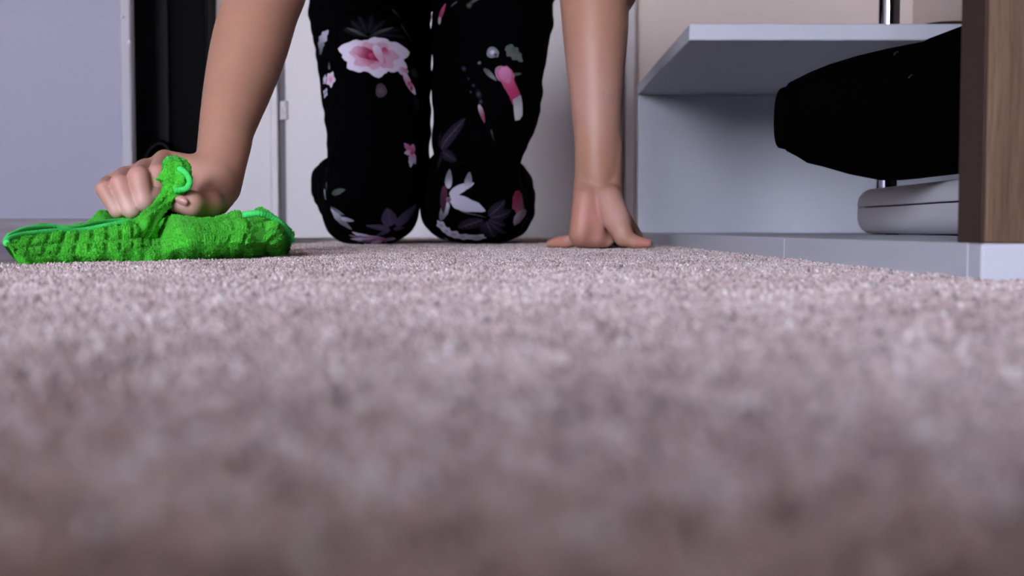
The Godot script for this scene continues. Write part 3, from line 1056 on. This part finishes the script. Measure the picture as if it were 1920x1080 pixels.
	chain([at(1168, 442, 1.474), at(1190, 454, 1.470), at(1214, 456, 1.470)], [0.0115, 0.0078, 0.0062], 0.004)
	# fingers laid back flat on the carpet, away from the lens
	var fy := 0.0085
	chain([at(1092, 446, 1.515), at(1062, 453, 1.520), at(1045, 455, 1.528), at(1032, 457, 1.535)], [0.0100, 0.0080, 0.0073, 0.0060], 0.003)
	for q in [[1112.0, 1100.0, 0.0], [1137.0, 1134.0, 0.008], [1164.0, 1172.0, 0.004]]:
		var a := at(q[0], 446, 1.535)
		var b := at(q[1], 440, 1.62 + q[2])
		a.y = 0.0125
		chain([a, Vector3(a.x * 0.5 + b.x * 0.5, fy + 0.003, a.z - 0.040), Vector3(b.x, fy, a.z - 0.064 - q[2]), Vector3(b.x * 1.01, fy - 0.001, a.z - 0.084 - q[2])], [0.0115, 0.0092, 0.0084, 0.0068], 0.003)
	cap(at(1172, 412, 1.535), at(1193, 444, 1.55), 0.0095, 0.0090, 0.006)
	for p in [[1094.0, 395.0, 1.48, 0.034, 0.6], [1110.0, 410.0, 1.485, 0.026, 0.75], [1085.0, 452.0, 1.485, 0.025, 0.35], [1205.0, 456.0, 1.465, 0.017, 0.85], [1045.0, 455.0, 1.52, 0.02, 0.5], [1125.0, 455.0, 1.48, 0.02, 0.4]]:
		blush.append([at(p[0], p[1], p[2]), p[3], red, p[4]])
	blush.append([at(1160, 400, 1.47), 0.055, Color(0.58, 0.345, 0.29), 0.5])
	blush.append([at(1125, 180, 1.49), 0.09, Color(0.50, 0.285, 0.235), 0.5])
	var hand2_end := prims.size()
	var shr := Vector3(0.06, 0.56, -1.64)
	cap(e2, shr, 0.043, 0.050, 0.02)
	# --- trunk, neck, head, thighs, shins, feet
	cap(Vector3(-0.24, 0.575, -1.66), Vector3(0.0, 0.575, -1.67), 0.075, 0.075, 0.05)
	cap(Vector3(-0.20, 0.56, -1.70), Vector3(-0.19, 0.53, -1.98), 0.095, 0.09, 0.06)
	cap(Vector3(-0.05, 0.56, -1.71), Vector3(-0.07, 0.53, -1.98), 0.095, 0.09, 0.06)
	cap(Vector3(-0.19, 0.52, -2.05), Vector3(-0.07, 0.52, -2.05), 0.10, 0.10, 0.05)
	cap(Vector3(-0.13, 0.60, -1.62), Vector3(-0.14, 0.63, -1.50), 0.055, 0.05, 0.03)
	cap(Vector3(-0.14, 0.665, -1.47), Vector3(-0.145, 0.615, -1.41), 0.085, 0.062, 0.03)
	cap(Vector3(-0.145, 0.625, -1.37), Vector3(-0.147, 0.605, -1.352), 0.016, 0.009, 0.012)
	cap(Vector3(-0.21, 0.655, -1.47), Vector3(-0.222, 0.64, -1.475), 0.018, 0.012, 0.006)
	cap(Vector3(-0.07, 0.655, -1.47), Vector3(-0.058, 0.64, -1.475), 0.018, 0.012, 0.006)
	for s in [0, 1]:
		var lr := leg_rows(s)
		cap(Vector3(lr[0][0], 0.50, -2.04), Vector3(lr[4][0], 0.11, -1.915), 0.08, 0.058, 0.03)
		cap(Vector3(lr[5][0], 0.075, -1.93), Vector3(lr[8][0], 0.07, -2.22), 0.052, 0.045, 0.02)
		cap(Vector3(lr[8][0], 0.07, -2.22), Vector3(lr[9][0], 0.045, -2.36), 0.045, 0.03, 0.02)
		cap(Vector3(lr[9][0], 0.045, -2.36), Vector3(lr[9][0], 0.030, -2.53), 0.034, 0.022, 0.02)
	var g := Geo.new()
	# one skin: each limb on a grid of its own, cut where the next goes on
	nets(g, prims.slice(0, base), Vector3(-0.415, -0.004, -1.275), Vector3(-0.255, 0.134, -1.035), 0.0018)
	nets(g, prims.slice(0, arm_count + 2) + [prims[base - 1]], Vector3(-0.36, 0.126, -1.75), Vector3(-0.20, 0.50, -1.12), 0.006)
	nets(g, prims.slice(base, hand2_end), Vector3(0.03, -0.006, -1.67), Vector3(0.20, 0.125, -1.44), 0.0022)
	nets(g, prims.slice(base, hand2_end + 1), Vector3(0.03, 0.121, -1.75), Vector3(0.20, 0.50, -1.46), 0.006)
	var trunk := prims.slice(hand2_end)
	trunk.append(prims[base - 1])
	nets(g, trunk, Vector3(-0.42, -0.01, -2.62), Vector3(0.16, 0.80, -1.30), 0.015)
	who.set_meta("kind", "thing")
	var body := obj("body", g, M.skin, who)
	# thumb nail
	var ng := Geo.new()
	var nc := at(339, 378, 1.046)
	var rows := []
	for k in 9:
		var row := []
		for q in 9:
			var a := (k / 8.0 - 0.5) * 2.0
			var b := (q / 8.0 - 0.5) * 2.0
			var s := sqrt(maxf(0.0, 1.0 - pow(absf(b), 3.0)))
			row.append(nc + Vector3(b * 0.0068, 0.0014 - 0.0022 * b + a * 0.0042 * s, 0.0012 - 0.0022 * a * a - 0.0012 * b * b + 0.001 * b))
		rows.append(row)
	ng.grid(rows)
	if ng.n[40].z < 0: ng.flip_from(0)
	obj("thumbnail", ng, M.nail, body)
	# clothes
	M.trousers = plain(Color.WHITE, 0.9, 0.1)
	M.trousers.albedo_texture = build_print()
	M.trousers.texture_repeat = false
	var tg := Geo.new()
	leg_mesh(tg, 0)
	leg_mesh(tg, 1)
	# seat: a bowl that joins the two legs
	var seat := []
	var su := []
	for k in 25:
		var row := []
		var ur := []
		var ph := PI * k / 24
		for q in 41:
			var an := TAU * q / 40
			row.append(Vector3(-0.13, 0.53, -2.06) + Vector3(cos(an) * sin(ph) * 0.205, cos(ph) * 0.125, sin(an) * sin(ph) * 0.15))
			ur.append(Vector2(0.005, 0.01))
		seat.append(row)
		su.append(ur)
	var s0 := tg.v.size()
	tg.grid(seat, false, su)
	if tg.n[s0 + 12 * 41].x < 0: tg.flip_from(s0)
	obj("trousers", tg, M.trousers, who)
	var sg := Geo.new()
	var shirt := [[Vector3(-0.24, 0.575, -1.66), Vector3(0.0, 0.575, -1.67), 0.083, 0.083, 0.05], [Vector3(-0.20, 0.56, -1.70), Vector3(-0.19, 0.53, -2.0), 0.105, 0.105, 0.06], [Vector3(-0.05, 0.56, -1.71), Vector3(-0.07, 0.53, -2.0), 0.105, 0.105, 0.06], [shl, shl.lerp(el, 0.35), 0.062, 0.056, 0.03], [shr, shr.lerp(e2, 0.35), 0.062, 0.056, 0.03]]
	nets(sg, shirt, Vector3(-0.44, 0.38, -2.14), Vector3(0.20, 0.72, -1.50), 0.013, false)
	obj("shirt", sg, M.shirt, who)
	var hg := Geo.new()
	nets(hg, [[Vector3(-0.14, 0.690, -1.485), Vector3(-0.14, 0.64, -1.50), 0.088, 0.082, 0.03], [Vector3(-0.14, 0.70, -1.54), Vector3(-0.14, 0.66, -1.60), 0.045, 0.03, 0.03]], Vector3(-0.27, 0.50, -1.68), Vector3(-0.02, 0.82, -1.36), 0.010, false)
	obj("hair", hg, M.hair, who)

# ---------------------------------------------------------------- the green cleaning cloth
var cloth_spots := []          # [place, outward] for the loose loops of terry

func bend(rows: Array, u: float, v: float) -> Vector3:
	var R := rows.size()
	var f := clampf(v, 0.0, 1.0) * (R - 1)
	var k := mini(int(f), R - 2)
	return cr(along(rows[maxi(k - 1, 0)], u), along(rows[k], u), along(rows[k + 1], u), along(rows[mini(k + 2, R - 1)], u), f - k)

func bump(t: float) -> float:                # 0 in the grooves, 1 on the raised square
	var f := fposmod(t, 1.0)
	return smoothstep(0.0, 0.16, f) * smoothstep(0.86, 0.70, f)

func terry_sheet(g: Geo, rows: Array, nu: int, nv: int, wid: float, hei: float, blocks: Callable, folds: Callable, thick: float):
	var n1 := noise(260.0, 31, FastNoiseLite.TYPE_SIMPLEX_SMOOTH, 2)
	var n2 := noise(45.0, 33, FastNoiseLite.TYPE_SIMPLEX_SMOOTH, 2)
	var pts := []
	for r in nv + 1:
		var row := []
		for q in nu + 1: row.append(bend(rows, float(q) / nu, float(r) / nv))
		pts.append(row)
	var out := []
	var back := []
	var s := g.v.size()
	var cols := []
	for r in nv + 1:
		var row := []
		var rb := []
		for q in nu + 1:
			var a: Vector3 = pts[r][mini(q + 1, nu)] - pts[r][maxi(q - 1, 0)]
			var b: Vector3 = pts[mini(r + 1, nv)][q] - pts[maxi(r - 1, 0)][q]
			var nn := a.cross(b).normalized()
			var u := float(q) / nu
			var v := float(r) / nv
			var p: Vector3 = pts[r][q]
			var bl: float = blocks.call(u, v)
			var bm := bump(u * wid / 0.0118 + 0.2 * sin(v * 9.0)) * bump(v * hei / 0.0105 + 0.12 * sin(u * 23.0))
			var rib := 0.00045 * sin(u * wid / 0.0023 * TAU) * (0.6 + 0.4 * sin(v * hei / 0.0018 * TAU))
			var d: float = bl * (bm - 0.5) * 0.0021 + rib + n1.get_noise_3dv(p) * 0.0004 + n2.get_noise_3dv(p) * 0.0009 + (folds.call(u, v) as float)
			var w: Vector3 = p + nn * d
			if w.y < -0.001: w.y = -0.001
			row.append(w)
			rb.append(p - nn * thick)
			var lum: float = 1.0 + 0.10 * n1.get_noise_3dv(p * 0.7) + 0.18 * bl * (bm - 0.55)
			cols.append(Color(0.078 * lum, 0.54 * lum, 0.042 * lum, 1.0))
			if randf() < 0.16: cloth_spots.append([w, nn])
		out.append(row)
		back.append(rb)
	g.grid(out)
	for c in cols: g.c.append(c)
	var s2 := g.v.size()
	g.grid(back)
	g.flip_from(s2)
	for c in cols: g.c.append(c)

func line_at(list: Array) -> Array:
	var out := []
	for p in list: out.append(at(p[0], p[1], p[2]))
	return out

func hem_tube(g: Geo, pts: Array, r: float, n: int):
	var line := smooth_line(pts, n)
	var rad := []
	for k in n + 1: rad.append(r * (1.0 + 0.14 * sin(k * 2.1)) * (0.4 if k == 0 or k == n else 1.0))
	g.tube(line, rad, 9)

func build_cloth():
	seed(19)
	var o := thing("cleaning_cloth", "bright green terry cleaning cloth bunched up in the fist", "cloth")
	var gd := func(y: float) -> float: return 55.0 / (y - 430.0)
	var r0 := []
	for p in [[50, 497], [100, 494.5], [160, 492.5], [220, 491], [265, 490], [300, 489.5], [345, 488], [400, 486.5], [450, 485], [500, 483], [541, 480]]: r0.append(at(p[0], p[1], gd.call(p[1])))
	r0.push_front(at(14, 459, 0.83))
	var r1 := line_at([[13, 457, 0.84], [38, 477, 0.828], [95, 476, 0.858], [155, 473, 0.88], [215, 470, 0.90], [262, 466, 0.92], [297, 463, 0.935], [345, 462, 0.935], [400, 460, 0.955], [455, 458, 0.975], [505, 456, 1.01], [544, 461, 1.085]])
	var r2 := line_at([[12, 454, 0.855], [32, 458, 0.852], [92, 455, 0.885], [150, 452, 0.912], [210, 446, 0.932], [258, 440, 0.952], [291, 438, 1.035], [338, 434, 0.955], [400, 430, 0.972], [460, 428, 0.995], [516, 428, 1.035], [546, 448, 1.09]])
	var r3 := line_at([[12, 449, 0.87], [45, 440, 0.888], [95, 435, 0.915], [150, 434, 0.942], [205, 424, 0.962], [255, 413, 0.985], [293, 420, 1.095], [330, 404, 1.02], [390, 408, 1.01], [450, 407, 1.04], [503, 409, 1.075], [543, 437, 1.11]])
	var r4 := line_at([[13, 453, 0.885], [52, 449, 0.90], [100, 446, 0.93], [150, 445, 0.957], [205, 436, 0.98], [255, 420, 1.02], [292, 428, 1.12], [336, 412, 1.06], [390, 412, 1.05], [450, 403, 1.10], [495, 403, 1.12], [540, 436, 1.14]])
	var r5 := line_at([[15, 457, 0.90], [58, 462, 0.925], [105, 462, 0.95], [155, 460, 0.98], [210, 458, 1.01], [260, 455, 1.07], [300, 455, 1.15], [345, 445, 1.11], [395, 442, 1.13], [450, 436, 1.165], [490, 438, 1.18], [538, 452, 1.18]])
	var g := Geo.new()
	var front_blocks := func(u: float, v: float) -> float: return smoothstep(0.08, 0.2, u) * smoothstep(0.62, 0.46, u) * smoothstep(0.1, 0.28, v) * smoothstep(0.68, 0.60, v) + 0.75 * smoothstep(0.70, 0.80, u) * smoothstep(0.0, 0.2, v) + 0.2
	var front_folds := func(u: float, v: float) -> float:
		var f := 0.0035 * smoothstep(0.72, 0.9, u) * sin(u * 62.0 + v * 3.5)
		f += 0.0008 * smoothstep(0.35, 0.1, v) * sin(u * 90.0 - v * 5.0)
		f += 0.0014 * sin(u * 19.0 + v * 6.0) * smoothstep(0.1, 0.3, u)
		return f
	terry_sheet(g, [r0, r1, r2, r3, r4, r5], 420, 200, 0.27, 0.056, front_blocks, front_folds, 0.0025)
	# back flap behind the fist
	var b0 := line_at([[13, 447, 0.885], [48, 430, 0.925], [95, 424, 0.955], [140, 428, 0.975], [175, 419, 1.02], [205, 415, 1.05], [245, 416, 1.075], [285, 420, 1.10]])
	var b1 := line_at([[16, 445, 0.90], [56, 428, 0.96], [100, 424, 0.99], [145, 425, 1.01], [178, 404, 1.11], [206, 393, 1.15], [248, 398, 1.17], [285, 405, 1.17]])
	var b2 := line_at([[20, 452, 0.92], [66, 445, 0.99], [108, 445, 1.03], [150, 445, 1.06], [182, 428, 1.15], [210, 420, 1.18], [250, 420, 1.19], [290, 420, 1.19]])
	var b3 := line_at([[24, 462, 0.94], [74, 468, 1.02], [114, 470, 1.08], [155, 470, 1.11], [188, 466, 1.19], [214, 465, 1.21], [252, 464, 1.22], [292, 464, 1.22]])
	var none := func(_u: float, _v: float) -> float: return 0.15
	var soft := func(u: float, v: float) -> float: return 0.0015 * sin(u * 31.0 + v * 4.0)
	terry_sheet(g, [b0, b1, b2, b3], 200, 80, 0.14, 0.09, none, soft, 0.0025)
	# stem squeezed between fingers and thumb, and the knot above
	var sp := line_at([[244, 468, 0.975], [264, 436, 0.985], [284, 406, 1.015], [302, 384, 1.04], [315, 365, 1.048], [327, 350, 1.052], [330, 336, 1.054], [328, 320, 1.058], [323, 308, 1.062], [319, 301, 1.066]])
	var sr := [0.0050, 0.0110, 0.0075, 0.0060, 0.0062, 0.0105, 0.0140, 0.0130, 0.0095, 0.0035]
	var line := smooth_line(sp, 90)
	var n1 := noise(230.0, 51, FastNoiseLite.TYPE_SIMPLEX_SMOOTH, 2)
	var rows := []
	for k in line.size():
		var f := float(k) / (line.size() - 1)
		var t: Vector3 = (line[mini(k + 1, line.size() - 1)] - line[maxi(k - 1, 0)]).normalized()
		var e1 := Vector3(0, 0, 1) - t * t.z
		e1 = e1.normalized()
		var e2 := t.cross(e1)
		var row := []
		var rr: float = along(sr, f)
		for q in 64:
			var an := TAU * q / 64
			var lobes := 1.0 + 0.17 * sin(an * 3.0 + f * 9.0) + 0.10 * sin(an * 7.0 - f * 14.0)
			var p: Vector3 = line[k] + (e1 * cos(an) * 0.85 + e2 * sin(an)) * rr * lobes
			var dent := Vector2((f - 0.70) / 0.085, angle_difference(an, 0.15) / 0.62).length()      # the rolled end is hollow
			p -= (p - line[k]) * 0.62 * exp(-dent * dent)
			p += (p - line[k]).normalized() * (n1.get_noise_3dv(p) * 0.0011 + 0.0005 * sin(f * 260.0))
			row.append(p)
			if randf() < 0.5: cloth_spots.append([p, (p - line[k]).normalized()])
		rows.append(row)
	var s := g.v.size()
	g.grid(rows, true)
	if g.n[s + 64 * 40].dot(rows[40][0] - line[40]) < 0.0: g.flip_from(s)
	for k in range(s, g.v.size()):
		var lum := 1.0 + 0.12 * n1.get_noise_3dv(g.v[k] * 0.7)
		var f := float((k - s) / 64) / (line.size() - 1)
		g.c.append(Color(0.078 * lum, 0.54 * lum, 0.042 * lum, 1.0).lerp(Color(0.075, 0.62, 0.15, 1.0), smoothstep(0.84, 0.87, f)))
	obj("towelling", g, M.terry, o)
	# hems: thick stitched edges
	var hg := Geo.new()
	hem_tube(hg, line_at([[12, 456, 0.845], [18, 448, 0.86], [45, 440, 0.884], [95, 434, 0.912], [150, 432, 0.94], [200, 423, 0.96], [232, 417, 0.975]]), 0.0022, 110)
	obj("hem", hg, M.hem, o)
	hg = Geo.new()
	hem_tube(hg, line_at([[12, 452, 0.86], [20, 442, 0.89], [48, 430, 0.922], [95, 425, 0.952], [140, 428, 0.972], [180, 419, 1.02], [215, 415, 1.05], [255, 416, 1.07]]), 0.0022, 110)
	obj("hem", hg, M.hem, o)
	hg = Geo.new()
	hem_tube(hg, line_at([[455, 404, 1.025], [480, 400, 1.025], [505, 405, 1.035], [528, 420, 1.045], [543, 438, 1.06], [547, 453, 1.065]]), 0.0030, 70)
	obj("hem", hg, M.hem, o)
	hg = Geo.new()
	hem_tube(hg, line_at([[336, 316, 1.050], [343, 320, 1.047], [351, 328, 1.046], [356, 341, 1.046], [351, 352, 1.046], [339, 356, 1.044], [326, 357, 1.042]]), 0.0028, 70)
	obj("hem", hg, M.hem, o)
	# loose loops of the terry
	var lg := Geo.new()
	var lp := []
	var lr := []
	for k in 6:
		var an := PI * k / 5.0
		lp.append(Vector3(cos(an) * 0.0008, sin(an) * 0.0011 - 0.0002, 0))
		lr.append(0.00026)
	lg.tube(lp, lr, 4, false)
	var mm := MultiMesh.new()
	mm.transform_format = MultiMesh.TRANSFORM_3D
	mm.use_colors = true
	mm.mesh = lg.mesh()
	mm.instance_count = cloth_spots.size()
	for k in cloth_spots.size():
		var y: Vector3 = cloth_spots[k][1]
		var x := y.cross(Vector3(randf() - 0.5, randf() - 0.5, randf() - 0.5)).normalized()
		if x.length() < 0.5: x = Vector3.RIGHT
		var b := Basis(x, y, x.cross(y)).scaled(Vector3.ONE * randf_range(0.5, 0.9))
		b = Basis(x.normalized(), randf_range(-0.5, 0.5)) * b
		mm.set_instance_transform(k, Transform3D(b, cloth_spots[k][0]))
		var f := randf_range(0.75, 1.3)
		mm.set_instance_color(k, Color(0.078 * f, 0.54 * f, 0.042 * f, 1.0))
	var mi := MultiMeshInstance3D.new()
	mi.name = "terry_loops"
	mi.multimesh = mm
	mi.material_override = M.loops
	mi.set_meta("kind", "stuff")
	o.add_child(mi)
	print("loops ", cloth_spots.size())

# ---------------------------------------------------------------- bag and case on the bench
func build_bag():
	var o := thing("black_bag", "black rounded bag with a narrow flat end lying on the pale case", "bag")
	var D := 1.28
	var st := [[1478.0, 158, 282], [1480, 154, 284], [1500, 144, 294], [1520, 134, 306], [1550, 122, 313], [1600, 106.5, 327], [1642, 96.5, 335], [1657, 93, 338], [1690, 86.5, 338], [1725, 80, 335], [1740, 72, 333], [1803, 48, 326], [1850, 34, 322], [1920, 30, 320], [1975, 60, 300], [1990, 130, 240]]
	var g := Geo.new()
	bag_rows(g, st, D)
	obj("body", g, M.black_cloth, o)
	g = Geo.new()
	bag_rows(g, [[1461.0, 195, 245], [1461.0, 175, 269], [1461.8, 168, 275.5], [1463.5, 165.5, 277.5], [1470, 163, 279], [1481, 160.5, 281]], D)
	obj("end_cap", g, M.black_cloth, o)
	g = Geo.new()
	for q in [[1685.0, 106.0], [1712.0, 150.0]]:
		g = Geo.new()
		var pts := []
		for k in 9:
			var an := PI * 0.55 + k * 0.14
			pts.append(at(q[0] + cos(an) * 9.0, q[1] - sin(an) * 9.0, D - 0.083 + absf(q[1] - 205.0) * 0.00028))
		g.tube(smooth_line(pts, 16), range(17).map(func(_k): return 0.0012), 6)
		obj("zip_pull", g, M.camera, o)
	# the pale case
	var cs := thing("hard_case", "pale grey rounded hard case with a dark seam lying on the shelf bottom", "case")
	case_half("lower_shell", cs, 0.0195, 0.0530, true)
	case_half("lid", cs, 0.0546, 0.0790, false)
	var gs := Geo.new()
	case_rows(gs, [[0.010, 0.0523], [0.010, 0.0553]], 0.0)
	obj("seam", gs, M.black, cs)
	for q in [[0.03, 0.05], [0.03, 0.5], [0.2, 0.05], [0.2, 0.5]]:
		gs = Geo.new()
		gs.lathe(Vector3(0.462 + q[0], 0.0182, -1.02 - q[1]), [[0.0, 0.0], [0.008, 0.0], [0.008, 0.002], [0.0, 0.002]], 16)
		obj("foot", gs, M.black, cs)
	var cu := thing("brown_cushion", "dark brown soft cushion on the shelf top behind the chrome tube", "cushion")
	g = Geo.new()
	var rows := []
	var cc := at(1790, 30, 1.92)
	for k in 21:
		var ph := PI * k / 20
		var row := []
		for q in 48:
			var an := TAU * q / 48
			var cx := signf(cos(an)) * pow(absf(cos(an)), 0.6)
			var cz := signf(sin(an)) * pow(absf(sin(an)), 0.6)
			var hh := pow(sin(ph), 0.5)
			row.append(Vector3(cc.x + cx * hh * 0.092, 0.294 + 0.03 * (1.0 + signf(cos(ph)) * pow(absf(cos(ph)), 0.75)), cc.z + cz * hh * 0.09))
		rows.append(row)
	g.grid(rows, true)
	if g.n[48 * 10].x < 0: g.flip_from(0)
	obj("cover", g, M.brown, cu)
	g = Geo.new()
	var pp := []
	for q in 65:
		var an := TAU * q / 64
		pp.append(Vector3(cc.x + signf(cos(an)) * pow(absf(cos(an)), 0.6) * 0.0925, 0.324, cc.z + signf(sin(an)) * pow(absf(sin(an)), 0.6) * 0.0905))
	g.tube(pp, range(65).map(func(_k): return 0.0022), 6, false)
	obj("piping", g, M.brown, cu)

func bag_rows(g: Geo, st: Array, D: float):
	var rows := []
	for s in st:
		var a := at(s[0], s[1], D)
		var b := at(s[0], s[2], D)
		var c := (a + b) * 0.5
		var h := (a.y - b.y) * 0.5
		var dz := minf(h * 0.95, 0.088)
		var row := []
		for q in 56:
			var an := TAU * q / 56
			var sy := signf(sin(an)) * pow(absf(sin(an)), 0.86)
			var sx := signf(cos(an)) * pow(absf(cos(an)), 0.86)
			row.append(c + Vector3(0, sy * h, sx * dz))
		rows.append(row)
	var f0 := []
	var f1 := []
	for q in 56:
		f0.append((rows[0][0] + rows[0][28]) * 0.5)
		f1.append((rows[-1][0] + rows[-1][28]) * 0.5)
	rows.push_front(f0)
	rows.append(f1)
	var fine := []
	for k in rows.size() - 1:
		for t in 3:
			var row := []
			for q in 56: row.append((rows[k][q] as Vector3).lerp(rows[k + 1][q], t / 3.0))
			fine.append(row)
	fine.append(rows[-1])
	var s := g.v.size()
	g.grid(fine, true)
	var j := s + 56 * (fine.size() / 2)
	if g.n[j].z < 0.0: g.flip_from(s)

# outline of the case seen from above: rounded at its far end, inset by r
func case_ring(inset: float, y: float) -> Array:
	var x0 := 0.462 + inset
	var x1 := 0.74 - inset
	var z0 := -1.62 + inset
	var z1 := -0.98 - inset
	var r := maxf(0.055 - inset, 0.004)
	var row := []
	for c in [[x1 - r, z1 - r, 0.0], [x0 + r, z1 - r, 1.0], [x0 + r, z0 + r, 2.0], [x1 - r, z0 + r, 3.0]]:
		for k in 13:
			var an: float = PI * 0.5 * (c[2] + k / 12.0)
			row.append(Vector3(c[0] + cos(an) * r, y, c[1] + sin(an) * r))
	return row

func case_rows(g: Geo, list: Array, _z: float):
	var rows := []
	for q in list: rows.append(case_ring(q[0], q[1]))
	var s := g.v.size()
	g.grid(rows, true)
	var j := s + 26 + 6
	if g.n[j].x > 0.0: g.flip_from(s)

func case_half(called: String, parent: Node, y0: float, y1: float, low: bool):
	var g := Geo.new()
	var list := []
	var r := 0.020
	if low:
		list.append([0.13, y0])
		for k in 9:
			var an := PI * 0.5 * k / 8
			list.append([r * (1.0 - sin(an)), y0 + r * (1.0 - cos(an))])
		list.append([0.0, y1 - 0.0008])
		list.append([0.0008, y1])
		list.append([0.02, y1])
	else:
		list.append([0.02, y0])
		list.append([0.0008, y0])
		list.append([0.0, y0 + 0.0008])
		for k in 9:
			var an := PI * 0.5 * k / 8
			list.append([r * (1.0 - cos(an)), y1 - r * (1.0 - sin(an))])
		list.append([0.13, y1 + 0.002])
	case_rows(g, list, 0.0)
	return obj(called, g, M.case, parent)

func build_small_things():
	# rounded black bag on the floor before the tall cabinet
	var o := thing("shoulder_bag", "black rounded bag standing on the floor before the dark cabinet", "bag")
	var c := at(305, 300, 3.12)
	var g := Geo.new()
	var rows := []
	for k in 25:
		var f := k / 24.0
		var w := 0.052 * pow(sin(PI * clampf(0.06 + f * 0.94, 0.0, 1.0)), 0.35)
		var row := []
		for q in 40:
			var an := TAU * q / 40
			row.append(Vector3(c.x + signf(cos(an)) * pow(absf(cos(an)), 0.7) * w, FLOOR_Y + f * 0.275, c.z + signf(sin(an)) * pow(absf(sin(an)), 0.7) * w * 0.9))
		rows.append(row)
	g.grid(rows, true)
	if g.n[40 * 12].x < 0: g.flip_from(0)
	obj("body", g, M.black_cloth, o)
	g = Geo.new()
	var pts := []
	for k in 21:
		var an := PI * k / 20.0
		pts.append(Vector3(c.x + cos(an) * 0.036, FLOOR_Y + 0.2 + sin(an) * 0.062, c.z + 0.0465 - 0.024 * sin(an)))
	g.tube(pts, range(21).map(func(_k): return 0.003), 7)
	obj("strap", g, M.camera, o)
	# the camera that lies on the carpet: it shades the pile before it
	var cm := thing("camera", "black camera lying on the carpet in front of the brown ottoman", "camera")
	g = Geo.new()
	g.box(Vector3(-0.066, -0.004, 0.07), Vector3(0.066, 0.082, 0.120), 0.006)
	obj("body", g, M.camera, cm)
	g = Geo.new()
	g.tube([Vector3(0, 0.027, 0.0695), Vector3(0, 0.027, 0.050), Vector3(0, 0.027, 0.048), Vector3(0, 0.027, 0.016), Vector3(0, 0.027, 0.013)], [0.030, 0.030, 0.0315, 0.0315, 0.029], 40)
	obj("lens_barrel", g, M.camera, cm)
	obj("viewfinder", one_box(Vector3(-0.022, 0.0825, 0.075), Vector3(0.022, 0.104, 0.115), 0.006), M.camera, cm)
	# the low ottoman behind the camera: it keeps the window's light off the nearest carpet
	var ot := thing("ottoman", "low brown upholstered ottoman on short legs behind the black camera", "ottoman")
	obj("cushion", one_box(Vector3(-0.62, 0.03, 0.128), Vector3(0.62, 0.147, 0.66), 0.02), M.ottoman, ot)
	for q in [[-0.55, 0.20], [0.55, 0.20], [-0.55, 0.60], [0.55, 0.60]]:
		g = Geo.new()
		g.lathe(Vector3(q[0], -0.006, q[1]), [[0.0, 0.0], [0.018, 0.0], [0.025, 0.0358], [0.0, 0.0358]], 20)
		obj("leg", g, M.edge, ot)
